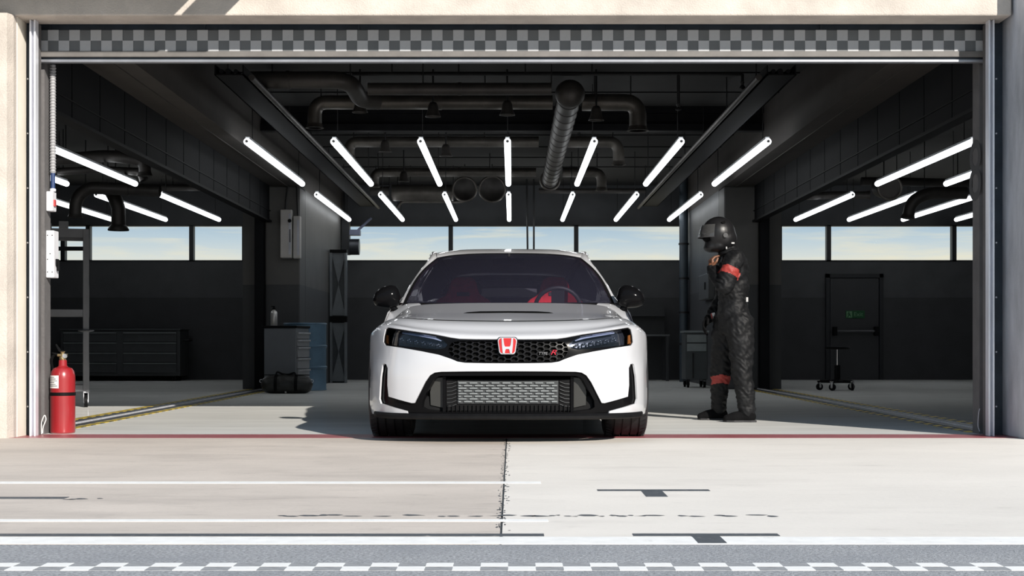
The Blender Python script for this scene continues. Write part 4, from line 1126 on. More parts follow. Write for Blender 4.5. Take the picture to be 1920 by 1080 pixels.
for i, (px, py, d) in enumerate(((1440 + 228, 352, 20.2),)):
    p = at(px, py, d)
    t = thing('duct_mouth', ('round duct mouth under the first tube of the right bay', 'round duct mouth beside the far right tube')[i], 'duct', tuple(p))
    MB().tube([(.16 * math.cos(2 * PI * k / 24), 0, .16 * math.sin(2 * PI * k / 24)) for k in range(25)], .018, 8).build('rim', M_duct, t, smooth=60)
    MB().cyl((0, .0, 0), (0, .4, .05), .15, 20).build('run', M_duct2, t, smooth=40)
    MB().cyl((0, .3, .1), (0, .3, ZC - p.z), .008, 6).build('hanger', M_rod, t)
# two cables hanging in front of the window
for i, px in enumerate((988, 1001)):
    a = at(px, 372, 25.4); b = at(px + (2.5 if i == 0 else 0), 560, 25.4)
    o = thing('hanging_cable', f'{("left", "right")[i]} of two dark cables hanging before the middle window', 'cable', (a.x, a.y, ZC))
    MB().tube([(0, 0, 0), (0, 0, a.z - ZC), (b.x - a.x, 0, b.z - ZC)], .016, 8).build('cord', M_rod, o)
    MB().lathe([(.02, -.05), (.03, -.04), (.03, .03), (.016, .05)], 12, Matrix.Translation((b.x - a.x, 0, b.z - ZC))).build('plug', M_rod, o)

# ================================================================== THINGS ON THE LEFT
M_xred = mat('extinguisher_red', (.275, .016, .020), .28, var=.06, coat=.5)
M_brass = mat('brass', (.55, .42, .22), .3, metal=.9)
M_paper = mat('label_paper', (.78, .76, .72), .6, var=.05)
M_ink = mat('printed_ink', (.08, .08, .09), .7)
ex = thing('fire_extinguisher', 'red fire extinguisher with a white label standing by the left jamb', 'extinguisher', (-3.200, 10.60, 0))
R0 = .0865
MB().lathe([(0, .004), (R0 * .9, .0), (R0, .008), (R0, .385), (R0 * .985, .41), (R0 * .90, .442), (R0 * .74, .462), (R0 * .42, .472), (.030, .480), (.028, .520), (0, .522)], 40).build('cylinder', M_xred, ex, smooth=35)
MB().lathe([(R0 + .0005, .268), (R0 + .003, .270), (R0 + .003, .290), (R0 + .0005, .292)], 40).build('rubber_band', M_matte, ex, smooth=35)
lb = MB().lathe([(R0 + .0012, .322), (R0 + .0012, .412)], 14, a0=math.radians(196), a1=math.radians(268)).build('paper_label', M_paper, ex)
for k in range(6):
    z = .335 + k * .0125
    MB().lathe([(R0 + .0018, z), (R0 + .0018, z + (.004 if k % 2 else .005))], 10, a0=math.radians(202), a1=math.radians(262 - 8 * (k % 3))).build('print_line', M_ink, lb)
vl = MB().lathe([(.020, .518), (.024, .525), (.024, .540), (.016, .550), (.016, .575), (.020, .58), (0, .585)], 16).cyl((-.035, -.004, .555), (.034, -.004, .555), .011, 12).build('valve', M_brass, ex, smooth=40)
MB().cyl((.022, -.016, .55), (.022, -.030, .55), .016, 16).build('pressure_gauge', M_chrome, vl, smooth=40)
MB().prism([(.02, .585), (-.015, .590), (-.045, .635), (-.052, .632), (-.025, .580), (.02, .573)], -.008, .008).build('upper_lever', M_matte, ex)
MB().prism([(.02, .572), (-.02, .566), (-.075, .575), (-.075, .568), (-.02, .556), (.02, .560)], -.008, .008).build('carry_handle', M_matte, ex)
hs = [(-.03, 0, .555), (-.06, .01, .56), (-.088, .02, .52), (-.086, .055, .44), (-.070, .075, .30), (-.068, .078, .16)]
MB().tube(catm(hs, 5), .010, 10).build('hose', M_matte, ex, smooth=60)
MB().tube([(-.068, .078, .17), (-.068, .078, .10)], [.012, .018], 12).build('nozzle', M_matte, ex, smooth=40)

M_wbox = mat('white_enamel_box', (.74, .74, .77), .4, var=.05)
jx = -3.30
# electric box, conduit and switch on the left jamb
eb = thing('electric_box', 'white electric box with a black switch on the left jamb', 'electric box', (jx, 10.535, CH - (475 - HZ) * 10.5 / F))
MB().box(0, .056, 0, .115, -.17, .165).build('case', M_wbox, eb, bev=.006)
MB().box(.056, .070, .035, .085, -.085, -.035).box(.060, .078, .05, .07, -.12, -.05).build('rotary_switch', M_matte, eb, bev=.004)
for (x, z) in ((.012, .13), (.045, .13), (.012, -.04), (.045, -.13), (.012, -.13), (.03, .0)):
    MB().cyl((x, .001, z), (x, -.003, z), .004, 8).build('screw', M_matte, eb)
sw = thing('switch_box', 'small white switch box below the blue cable on the left jamb', 'switch', (jx, 10.54, CH - (376 - HZ) * 10.5 / F))
MB().box(0, .046, 0, .09, -.07, .07).build('case', M_wbox, sw, bev=.006)
MB().box(.046, .056, .02, .06, -.035, .012).build('rocker', mat('red_rocker', (.5, .03, .03), .4), sw, bev=.003)
zt = 2.62; zA = CH - (322 - HZ) * 10.5 / F; zB = sw.location.z + .07
cf = thing('flexible_conduit', 'ribbed grey flexible conduit running up the left jamb', 'conduit', (jx + .034, 10.585, zA))
MB().tube([(0, 0, 0), (0, 0, zt - zA)], .019, 12).build('core', mat('conduit_grey', (.33, .33, .34), .5), cf, smooth=50)
rib = MB().tube([(0, 0, -.007), (0, 0, 0), (0, 0, .007)], [.018, .024, .018], 12).mesh('conduit_rib', mat('conduit_grey'), 50)
for k in range(int((zt - zA) / .021)):
    link('conduit_rib', rib, cf, loc=(0, 0, .01 + k * .021))
bcb = thing('blue_cable', 'short dark blue cable between conduit and switch box on the left jamb', 'cable', (jx + .034, 10.585, zB))
MB().tube([(0, 0, 0), (0, 0, zA - zB)], .016, 12).build('sheath', mat('blue_sheath', (.02, .045, .13), .45), bcb, smooth=50)
MB().lathe([(.016, -.0), (.022, .004), (.022, .02), (.016, .024)], 12).build('gland', M_galv, bcb, smooth=40)
wl = thing('wire_loop', 'thin white wire loop lying against the foot of the left guide', 'wire', (-3.295, 10.42, .02))
MB().tube(catm([(.0, 0, -.015), (-.0, 0, .06), (.012, 0, .10), (.022, -.0, .115), (.03, 0, .10), (.03, 0, .08), (.012, 0, .035), (.008, 0, -.01)], 5), .0035, 6).build('strand', M_paper, wl)

# rolling steel frame in the left bay
M_rack = mat('grey_steel_frame', (.16, .163, .175), .45, metal=.3, var=.1)
rk = thing('rolling_rack', 'tall grey steel frame on castors standing in the left bay', 'rack', (-4.28, 14.95, 0), math.radians(16))
post = [(0, 0), (-1.1, 0), (0, .55), (-1.1, .55)]
for (x, y) in post:
    MB().box(x - .03, x + .03, y - .03, y + .03, .17, 1.79).build('post', M_rack, rk, bev=.004)
for z, h in ((1.79, .085), (.98, .065), (.22, .06)):
    for y in (0, .55):
        MB().box(-1.1, .03, y - .025, y + .025, z - h, z).build('cross_bar', M_rack, rk)
    for x in (0, -1.1):
        MB().box(x - .025, x + .025, 0, .55, z - h, z).build('end_bar', M_rack, rk)
    for (x, y) in ((0, 0), (0, .55)):
        MB().prism([(x + .032, z - h - .01), (x + .032, z + .24 if z < 1.5 else z - .30), (x + .026, z + .24 if z < 1.5 else z - .30), (x + .0, z - h - .01)], y - .036, y - .031).build('gusset', M_rack, rk)
MB().lathe([(.075, .915), (.08, .905), (.03, .895)], 12, Matrix.Translation((0, 0, -.14))).build('stop_ring', M_rack, rk)
MB().box(-1.05, 0, .0, .55, .955, .97).build('shelf', M_rack, rk)
MB().box(-.26, -.17, -.05, .03, 1.79, 1.86).box(-.36, -.33, 0, .03, 1.79, 1.84).build('clamp', M_rack, rk)
def caster(parent, x, y, r=.055, w=.03, fork=M_galv):
    c = bpy.data.objects.new('caster', None); COL.objects.link(c); c.parent = parent; c.location = (x, y, 0)
    MB().tube([(-w / 2, 0, r), (w / 2, 0, r)], r, 20).build('caster_wheel', M_matte, c, smooth=40)
    MB().tube([(-w / 2 - .006, 0, r), (w / 2 + .006, 0, r)], r * .32, 12).box(-w / 2 - .008, -w / 2 - .002, -.015, .015, r - .01, r * 2 + .03).box(w / 2 + .002, w / 2 + .008, -.015, .015, r - .01, r * 2 + .03).box(-w / 2 - .008, w / 2 + .008, -.025, .025, r * 2 + .02, r * 2 + .035).build('caster_fork', fork, c)
    return c
for (x, y) in post: caster(rk, x, y, .062, .034)
# drawer cabinet at the back of the left bay
M_cab = mat('dark_drawer_cabinet', (.060, .064, .068), .45, var=.1)
M_cabl = mat('drawer_edge_grey', (.24, .265, .27), .4, metal=.3)
cb = thing('drawer_cabinet', 'wide dark eight-drawer cabinet against the back wall of the left bay', 'cabinet', (bx(140), 25.55, 0))
cw = bx(357) - bx(140); cz0, cz1 = .085, .87
MB().box(0, cw, .03, .7, cz0, cz1).build('body', M_cab, cb, bev=.01)
MB().box(-.01, cw + .01, .01, .71, cz1, cz1 + .025).build('top', M_cab, cb, bev=.004)
for j in range(2):
    for i in range(4):
        xa = .06 + j * (cw / 2 - .0); xb = xa + cw / 2 - .12; za = cz0 + .06 + i * .175
        dwr = MB().box(xa, xb, .0, .03, za, za + .165).build('drawer', M_cab, cb, bev=.004)
        MB().box(xa, xb, -.018, .0, za + .148, za + .165).build('drawer_pull', M_cabl, dwr)
MB().tube([(cw, .2, .70), (cw + .10, .2, .70), (cw + .10, .5, .70), (cw, .5, .70)], .014, 8).build('push_handle', M_rod, cb)
for x in (.12, cw - .12):
    for y in (.1, .6): caster(cb, x, y, .03, .03, M_rod)

# electric boxes on the left column
for i, (pa, pb_, ya, yb, txt) in enumerate(((526, 548, 393, 484, 'left and larger'), (550, 563.5, 405, 485, 'right and narrower'))):
    d = PWD - .09
    a, b = at(pa, ya, d), at(pb_, yb, d)
    e = thing('meter_box', f'{txt} grey meter box high on the left column', 'electric box', ((a.x + b.x) / 2, PWD, (a.z + b.z) / 2), group='meter boxes on the left column')
    hw, hh = abs(b.x - a.x) / 2, abs(a.z - b.z) / 2
    MB().box(-hw, hw, -.13, 0, -hh, hh).build('case', mat('meter_box_grey', (.42, .40, .385), .5, var=.08), e, bev=.015)
    MB().box(hw - .045, hw - .012, -.134, -.128, -hh + .05, hh - .06).build('door_strip', mat('meter_strip', (.42, .43, .48), .4), e)
    if i == 0:
        MB().cyl((hw - .03, -.13, hh - .16), (hw - .03, -.145, hh - .16), .026, 14).build('lock', M_matte, e)
        MB().box(hw - .035, hw - .018, -.137, -.133, -.12, .06).build('nameplate', M_ink, e)
    top = ZC - e.location.z
    MB().tube(catm([(-.02 + .03 * i, -.06, hh - .01), (0, -.05, hh + .25), (.05 - .06 * i, -.04, hh + .55), (.05 - .05 * i, -.03, min(top, ZB - e.location.z + .2))], 5), .012, 8).build('feed_cable', M_rod, e, smooth=60)

# tool cabinet with bottle, drum and bag
M_tc = mat('tool_cabinet_grey', (.13, .14, .155), .45, var=.06)
M_tcd = mat('tool_cabinet_drawer', (.22, .225, .235), .4, var=.06)
tcab = thing('tool_cabinet', 'grey tool cabinet with side drawers in front of the left column', 'cabinet', (PX_(526, 19.5), 19.45, 0), math.radians(-8))
MB().box(-.215, .215, 0, .62, .06, .845).build('body', M_tc, tcab, bev=.008)
MB().box(-.23, .23, -.015, .635, .845, .875).build('top', M_matte, tcab, bev=.006)
zz_ = .80
for h in (.085, .085, .135, .135, .20):
    zz_ -= h + .012
    dw = MB().box(.215, .232, .03, .59, zz_, zz_ + h).build('drawer', M_tcd, tcab, bev=.003)
    MB().box(.232, .252, .03, .59, zz_ + h - .024, zz_ + h).build('drawer_pull', mat('pull_alloy', (.5, .5, .52), .35, metal=.6), dw, bev=.004)
MB().box(-.18, .18, .04, .58, 0, .06).build('plinth', M_matte, tcab)
bt = thing('spray_bottle', 'small brushed metal bottle on the grey tool cabinet', 'bottle', (PX_(513.5, 19.65), 19.66, .875))
MB().lathe([(0, .0), (.042, .0), (.045, .006), (.045, .165), (.038, .19), (.018, .205), (.018, .215), (0, .215)], 24).build('body', mat('brushed_alloy', (.62, .60, .58), .32, metal=.7), bt, smooth=40)
MB().lathe([(.020, .213), (.020, .238), (.012, .242), (.012, .262), (0, .262)], 16).box(-.035, .012, -.008, .008, .25, .262).build('cap', M_matte, bt, smooth=40)
dm = thing('oil_drum', 'blue steel drum behind the grey tool cabinet', 'drum', (PX_(572, 20.46), 20.46, 0))
M_drum = mat('drum_blue', (.095, .17, .245), .42, metal=.25, var=.2, scale=5, stain=[(7, (1, 1, 1), .6, .75, (.05, .06, .07), .7)])
rd = .29
MB().lathe([(0, .02), (rd - .03, .02), (rd, .0), (rd + .008, .006), (rd, .02), (rd, .29), (rd + .012, .305), (rd + .012, .32), (rd, .335), (rd, .58), (rd + .012, .595), (rd + .012, .61), (rd, .625), (rd, .90), (rd + .009, .91), (rd, .925), (rd - .02, .91), (0, .91)], 40).build('drum_body', M_drum, dm, smooth=35)
MB().cyl((.15, 0, .91), (.15, 0, .925), .03, 16).build('bung', M_galv, dm)
MB().cyl((-.18, 0, .91), (-.18, 0, .92), .018, 16).build('bung', M_galv, dm)
# duffel bag
bgo = thing('duffel_bag', 'black duffel bag lying before the grey tool cabinet', 'bag', (PX_(537.5, 19.1), 19.12, 0))
rws = []
for i in range(29):
    t = -1 + 2 * i / 28; x = t * .335
    e = (1 - abs(t) ** 7) ** .5 if abs(t) < 1 else .05
    row = []
    for j in range(28):
        a = 2 * PI * j / 28
        w = 1 + .07 * noise.noise(Vector((x * 9, math.cos(a) * 2.2, math.sin(a) * 2.2))) + .05 * noise.noise(Vector((x * 24, math.cos(a) * 5, math.sin(a) * 5 + 3)))
        yy = math.cos(a) * .135 * e * w; zz2 = .115 + math.sin(a) * .118 * e * w * (1.0 + .06 * math.cos(x * 9))
        row.append((x, yy, max(.003, zz2)))
    rws.append(row)
M_bag = mat('black_waxed_canvas', (.016, .016, .015), .42, var=.35, scale=9, bump=.5, bscale=18)
bd_ = MB().grid(rws, closed=True); bd_.f += [tuple(range(28)), tuple(28 * 28 + k for k in range(27, -1, -1))]
bd_.build('bag_body', M_bag, bgo, smooth=60)
for x in (-.13, .13):
    pp_ = [(x + .0, -.141 * math.cos(a), .115 + .126 * math.sin(a)) for a in np.linspace(-.7, PI + .7, 22)]
    MB().grid([[(p[0] - .02, p[1], p[2]), (p[0] + .02, p[1], p[2])] for p in pp_]).build('strap', M_matte, bgo)
MB().tube(catm([(-.13, -.07, .22), (-.115, -.05, .275), (-.05, -.02, .25), (.03, -.02, .245), (.10, -.04, .265), (.13, -.07, .225)], 6), .012, 8).build('handle', M_matte, bgo, smooth=60)
MB().tube([(-.29, 0, .238), (-.1, 0, .240), (.1, 0, .240), (.29, 0, .236)], .006, 6).build('zip', M_rod, bgo)
for x in (-.325, .325):
    MB().tube([(x + .02 * math.cos(2 * PI * k / 12), -.03, .16 + .02 * math.sin(2 * PI * k / 12)) for k in range(13)], .004, 6).build('ring', M_galv, bgo)
MB().tube([(.0, -.145, .03), (.0, -.15, .0 + .008), (.012, -.15, .008), (.012, -.145, .03)], .003, 6).build('tag_loop', M_paper, bgo)

# lattice duct post at the back left, with the box above it
M_post = mat('lattice_post_steel', (.16, .175, .19), .4, metal=.4, var=.15, scale=4)
lp = thing('lattice_post', 'pale steel post with X bracing beside the middle window', 'post', (-2.825, 24.25, 0))
hw = 13.5 * 24.25 / F
for s in (-1, 1): MB().box(s * hw - .018, s * hw + .018, -.06, .06, 0, 2.16).build('chord', M_post, lp)
MB().box(-hw, hw, .045, .055, 0, 2.16).build('back_sheet', mat('post_sheet', (.07, .078, .085), .4, metal=.3), lp)
for (a, b) in ((.03, .98), (1.10, 2.12)):
    MB().prism([(-hw, b), (hw, b), (0, (a + b) / 2)], -.02, .045).build('brace_plate', M_post, lp)
    MB().prism([(-hw, a), (hw, a), (0, (a + b) / 2)], -.02, .045).build('brace_plate', M_post, lp)
MB().box(-hw - .02, hw + .02, -.07, .06, .99, 1.09).build('joint_band', M_matte, lp)
MB().box(-hw - .02, hw + .02, -.07, .06, 2.12, 2.17).build('top_band', M_matte, lp)
vb = thing('fan_unit', 'dark ventilation box with a pale lever before the left end of the middle window', 'fan unit', (PX_(648, 26.0), 26.0, 0))
fz = lambda py: CH - (py - HZ) * 26.0 / F
fx = lambda px: (px - 648) * 26.0 / F
MB().box(fx(641.5), fx(656), -.1, .1, fz(478), fz(412)).build('cabinet', mat('fan_dark', (.02, .022, .025), .5), vb)
MB().cyl((fx(656), 0, fz(463)), (fx(674), 0, fz(463)), .14, 20).build('drum', mat('fan_drum', (.045, .05, .06), .35, metal=.4), vb, smooth=40)
MB().tube([(fx(672), -.05, fz(432)), (fx(697), -.05, fz(409))], .022, 8).build('lever', mat('pale_blue_steel', (.20, .22, .32), .4, metal=.3), vb)
MB().box(fx(650), fx(676), -.08, .08, fz(442), fz(431)).build('bracket', mat('pale_blue_steel'), vb, bev=.01)
MB().box(fx(643), fx(647), -.03, .03, fz(412), ZC).build('hanger', M_rod, vb)

# ================================================================== THINGS ON THE RIGHT
vp = thing('riser_pipe', 'vertical blue-grey pipe right of the middle window', 'pipe', (2.885, 25.0, 0))
M_vp = mat('riser_pipe_paint', (.045, .06, .075), .4, metal=.3)
MB().cyl((0, 0, 0), (0, 0, ZC), .075, 16).build('run', M_vp, vp, smooth=40)
for z in (.62, 1.15, 1.72, 2.3):
    MB().cyl((0, 0, z), (0, 0, z + .03), .088, 16).build('clamp', M_rod, vp, smooth=40)
wbn = thing('workbench', 'dark workbench with a raised back panel against the wall right of the car', 'workbench', (PX_(1222, 25.6), 25.6, 0))
WB = mat('bench_dark', (.030, .032, .035), .45, var=.1)
MB().box(-.52, .30, -.1, .6, .77, .80).build('worktop', mat('bench_edge', (.12, .125, .13), .35, metal=.4), wbn)
MB().box(-.50, .26, .45, .55, .80, 1.36).build('back_panel', WB, wbn)
MB().box(-.50, .26, .25, .55, 1.12, 1.15).build('shelf', WB, wbn)
for x in (-.48, .26):
    for y in (-.06, .55): MB().box(x - .025, x + .025, y - .025, y + .025, 0, .77).build('leg', WB, wbn)
# panel and trolley beside the right partition
pn = thing('wall_panel', 'grey electric panel on the partition wall behind the person', 'electric box', (PI_, 22.4, CH - (538 - HZ) * 22.4 / F))
MB().box(-.10, 0, -.55, .55, -.19, .19).build('case', mat('panel_grey', (.065, .067, .07), .5), pn, bev=.01)
MB().box(-.112, -.10, -.25, -.20, -.05, .06).build('latch', M_matte, pn)
tr = thing('tool_trolley', 'dark tool trolley on castors behind the person, by the right partition', 'trolley', (2.66, 21.6, 0))
MB().box(-.14, .18, 0, .5, .12, .80).build('body', mat('trolley_dark', (.055, .062, .066), .45), tr, bev=.008)
MB().box(-.16, .20, -.02, .52, .80, .83).build('top', M_cabl, tr)
for z in (.66, .53):
    dw = MB().box(-.12, .16, -.018, 0, z, z + .11).build('drawer', M_cabl, tr, bev=.003)
MB().box(-.04, -.02, -.019, 0, .14, .5).build('door_edge', M_rod, tr)
for x in (-.10, .14):
    for y in (.05, .45): caster(tr, x, y, .045, .03, M_rod)
# rolling stool in the right bay
stl = thing('rolling_stool', 'black mechanics rolling stool with chrome column in the right bay', 'stool', (PX_(1570, 20.45), 20.45, 0))
MB().lathe([(0, .560), (.15, .560), (.17, .570), (.172, .585), (.16, .598), (0, .602)], 32).build('seat', M_matte, stl, smooth=40)
MB().cyl((0, 0, .34), (0, 0, .56), .022, 16).build('gas_column', M_chrome, stl, smooth=40)
MB().cyl((0, 0, .13), (0, 0, .345), .042, 18).build('column_sleeve', M_matte, stl, smooth=40)
MB().lathe([(0, .115), (.10, .115), (.12, .125), (.10, .14), (0, .145)], 24).build('hub', M_matte, stl, smooth=40)
for k in range(5):
    a = 2 * PI * k / 5 + .45
    MB().tube([(0, 0, .128), (.235 * math.cos(a), .235 * math.sin(a), .122)], [.03, .022], 8).build('leg', M_matte, stl, smooth=40)
    c = caster(stl, .24 * math.cos(a), .24 * math.sin(a), .047, .032, M_chrome); c.rotation_euler = (0, 0, a * 1.7)
# faint painted numeral on the right jamb
nm = thing('painted_numeral', 'faint dark numeral painted on the right jamb', 'numeral', (3.2988, 10.60, CH - (325 - HZ) * 10.55 / F))
link('figure', text_mesh('8', .62, .0006, mat('faint_numeral_paint', (.055, .055, .058), .7)), nm, rot=(PI / 2, 0, -PI / 2))
wl2 = thing('wire_loop', 'thin pale wire loop lying against the foot of the right guide', 'wire', (3.294, 10.48, .0))
MB().tube(catm([(.0, 0, .02), (-.012, .0, .06), (-.008, 0, .14), (.0, 0, .18)], 5), .003, 6).build('strand', M_galv, wl2)
# ================================================================== THE PERSON
PD = 12.2; SCL = F / PD
def Q(px, py, dy=0.0): return Vector(((px - 1372) / SCL, dy, (790 - py) / SCL))
def remesh(mb, voxel, smooth_it=4, name='shape'):
    """fuse overlapping closed shapes into ONE continuous skin"""
    me = mb.mesh(name); o = bpy.data.objects.new(name, me); COL.objects.link(o)
    r = o.modifiers.new('fuse', 'REMESH'); r.mode = 'VOXEL'; r.voxel_size = voxel; r.use_smooth_shade = True
    s = o.modifiers.new('smooth', 'SMOOTH'); s.factor = .5; s.iterations = smooth_it
    bpy.context.view_layer.update()
    m2 = bpy.data.meshes.new_from_object(o.evaluated_get(bpy.context.evaluated_depsgraph_get()))
    bpy.data.objects.remove(o, do_unlink=True); bpy.data.meshes.remove(me)
    m2.name = name; m2.polygons.foreach_set('use_smooth', [True] * len(m2.polygons))
    return m2
def limb(mb, pts_, rad, n=14):
    for i in range(len(pts_) - 1):
        a, b = pts_[i], pts_[i + 1]; k = 5
        mb.tube([a.lerp(b, j / k) for j in range(k + 1)], [rad[i] + (rad[i + 1] - rad[i]) * j / k for j in range(k + 1)], n)
    for p, r in zip(pts_, rad): mb.ball(tuple(p), r, n, 8)
M_suit = mat('black_race_suit', (.0062, .0066, .0075), .6, var=.3, scale=10, bump=.35, bscale=22, spec=.22)
M_sred = mat('red_suit_band', (.27, .028, .022), .6, var=.12, scale=14)
M_boot = mat('black_suede_boot', (.004, .004, .0045), .9, var=.2, scale=20, spec=.1)
M_helm = mat('matt_black_helmet', (.009, .009, .010), .38, var=.1, spec=.35)
M_skin = mat('brown_skin', (.15, .062, .032), .5, var=.12, scale=20)
M_visor = glass('clear_visor', (.72, .76, .80), .8, diffuse_mix=.10, diffuse_col=(.5, .5, .5))
per = thing('person', 'person in a black race suit with red bands and helmet, standing facing the car', 'person', (PX_(1372, PD), PD, 0))
mb = MB()
# trunk: stacked ellipses
TR = [(628, 1375, .100, .135), (612, 1374.5, .122, .165), (592, 1375, .126, .172), (566, 1374, .112, .152), (540, 1374.5, .120, .163), (516, 1372.5, .128, .178), (497, 1375, .120, .185), (484, 1375.5, .098, .150), (475, 1371, .075, .095), (466, 1364, .060, .065), (452, 1357, .058, .060)]
rws = []
for py, px, a, b in TR:
    c = Q(px, py); rws.append([(c.x + a * math.cos(2 * PI * k / 24), c.y + b * math.sin(2 * PI * k / 24), c.z) for k in range(24)])
t0 = MB().grid(rws, closed=True); t0.f += [tuple(range(23, -1, -1)), tuple((len(TR) - 1) * 24 + k for k in range(24))]
mb.add(t0.v, t0.f)
NL = [Q(1382, 606, -.085), Q(1386, 648, -.10), Q(1387, 690, -.105), Q(1392, 730, -.10), Q(1397, 768, -.095)]
FL = [Q(1367, 606, .09), Q(1362, 648, .13), Q(1357, 690, .17), Q(1356, 728, .21), Q(1356, 765, .25)]
limb(mb, NL, [.122, .104, .084, .076, .066])
limb(mb, FL, [.122, .102, .082, .072, .062])
NA = [Q(1371, 488, -.165), Q(1362, 510, -.205), Q(1351, 538, -.215), Q(1342, 522, -.13), Q(1334, 505, -.045)]
FA = [Q(1368, 490, .165), Q(1366, 525, .215), Q(1360, 558, .225), Q(1348, 577, .19), Q(1338, 592, .15)]
limb(mb, NA, [.080, .075, .064, .054, .042])
limb(mb, FA, [.080, .068, .058, .050, .042])
body_me = remesh(mb, .0075, 6, 'body')
# cloth folds
V = np.zeros(len(body_me.vertices) * 3); body_me.vertices.foreach_get('co', V); V = V.reshape(-1, 3)
Nn = np.zeros(len(body_me.vertices) * 3); body_me.vertices.foreach_get('normal', Nn); Nn = Nn.reshape(-1, 3)
def folds(p):
    x, y, z = p
    a = noise.noise(Vector((x * 7 + z * 6, y * 7, z * 16 - x * 14))) * .013
    w = noise.noise(Vector((x * 9 - z * 13, y * 8 + 2, z * 24 + x * 26 + 4)))
    b = (1 - 2 * abs(w)) * .007 + noise.noise(Vector((x * 34, y * 34, z * 60))) * .002
    k = 1.0
    if .10 < z < .26: a += .005 * noise.noise(Vector((x * 12, y * 12, z * 70)))
    if .98 < z < 1.06: a += .006 * noise.noise(Vector((x * 9, y * 9, z * 80)))
    return (a + b) * k
V2_ = np.array([V[i] + Nn[i] * folds(V[i]) for i in range(len(V))])
body_me.vertices.foreach_set('co', V2_.ravel()); body_me.update()
body_me.materials.clear(); body_me.materials.append(M_suit); body_me.materials.append(M_sred)
def near_seg(p, a, b):
    ab = b - a; t = max(0, min(1, (p - a).dot(ab) / ab.length_squared)); return (p - (a + ab * t)).length, t
bands = [(NA[0], NA[1], NA[2]), ]
for poly in body_me.polygons:
    c = poly.center
    # upper arm band of the near sleeve
    d1, t1 = near_seg(c, NA[1], NA[2])
    if d1 < .095 and c.y < -.125 and .06 < (c - NA[0]).length * 0 + (NA[0] - c).dot((NA[0] - NA[2]).normalized()) and .088 < (NA[0] - c).dot((NA[0] - NA[2]).normalized()) < .150:
        poly.material_index = 1
    d2, t2 = near_seg(c, FL[2], FL[4])
    zz_ = c.z + .25 * abs(c.x - FL[3].x)
    if d2 < .11 and c.y > .055 and .315 < zz_ < .385 and c.x < (1377 - 1372) / SCL:
        poly.material_index = 1
bo = link('body', body_me, per)
# boots
for (base, dy, pxh, nm) in ((NL, -.095, 1399, 'near'), (FL, .255, 1358, 'far')):
    hx = (pxh - 1372) / SCL; mb = MB()
    L_ = 1.0 if nm == 'near' else .93
    limb(mb, [Vector((hx + .022, dy, .045)), Vector((hx - .04, dy, .050)), Vector((hx - .115 * L_, dy - .008, .040)), Vector((hx - .175 * L_, dy - .012, .030))], [.046, .047, .043, .030])
    limb(mb, [Vector((hx + .004, dy, .05)), Vector((hx + .0, dy, .135))], [.050, .056])
    bm_ = remesh(mb, .007, 5, 'boot')
    for v in bm_.vertices:
        v.co.z = max(v.co.z, .012)
    bm_.materials.clear(); bm_.materials.append(M_boot)
    b_ = link('boot', bm_, per)
    sole = [(hx + .066, dy - .035), (hx + .066, dy + .035), (hx + .02, dy + .042), (hx - .06, dy + .036), (hx - .13 * L_, dy + .046), (hx - .185 * L_, dy + .028), (hx - .205 * L_, dy - .01), (hx - .18 * L_, dy - .042), (hx - .12 * L_, dy - .054), (hx - .04, dy - .042), (hx + .02, dy - .044)]
    MB().prism(sole, 0, .016, 'z').build('sole', M_rub, b_, bev=.004)
    lc = MB()
    for k in range(4):
        x = hx - .03 - k * .025
        lc.tube([(x, dy - .035, .083 - k * .010), (x - .006, dy, .098 - k * .011), (x, dy + .035, .083 - k * .010)], .0035, 6)
    lc.build('laces', M_suit, b_)
# helmet
mb = MB()
hc = Q(1347, 438)
mb.ball(tuple(hc), (.140, .132, .140), 28, 18)
mb.ball(tuple(Q(1355, 447)), (.118, .122, .112), 24, 14)
mb.ball(tuple(Q(1334, 463)), (.068, .092, .046), 20, 12)
mb.ball(tuple(Q(1346, 461)), (.090, .108, .056), 20, 12)
hm = remesh(mb, .007, 6, 'helmet_shell')
for v in hm.vertices:   # eye opening pressed in
    p = v.co - Q(1322, 446)
    if p.x < .06 and abs(p.z) < .040 and abs(p.y) < .10:
        v.co.x += .045 * (1 - (p.z / .040) ** 2) * max(0, 1 - (p.y / .10) ** 2) ** .5 * max(0, min(1, (.06 - p.x) / .06))
hm.materials.clear(); hm.materials.append(M_helm)
hel = link('helmet', hm, per); hel['label'] = 'matt black full-face helmet'
vr = []
vc = Q(1347, 439)
for i in range(9):
    el = math.radians(30 - 40 * i / 8); r = .150 + .016 * (i / 8) ** 2
    vr.append([(vc.x - r * math.cos(el) * math.cos(az) * 1.03, vc.y + r * .93 * math.cos(el) * math.sin(az), vc.z + r * math.sin(el)) for az in np.linspace(-1.25, 1.25, 21)])
MB().grid(vr).build('visor', M_visor, hel, smooth=60)
rim = [Vector(p) for p in vr[-1]]
MB().tube(rim, .004, 6).build('visor_rim', mat('visor_rim_grey', (.05, .05, .052), .4), hel)
for s in (-1, 1):
    c = Q(1356, 443, s * .128)
    MB().cyl(tuple(c + Vector((0, -s * .02, 0))), tuple(c + Vector((0, s * .012, 0))), .019, 16).build('visor_pivot', mat('visor_rim_grey'), hel, smooth=40)
MB().ball(tuple(Q(1337, 447)), (.088, .085, .040), 18, 10).build('face_lining', M_cavity, hel, smooth=60)
vt = Q(1353, 418)
MB().prism([(-.018, .0), (.012, .012), (.016, -.006), (-.008, -.014)], -.118, -.108, 'y', Matrix.Translation((vt.x, 0, vt.z))).build('air_vent', M_cavity, hel)
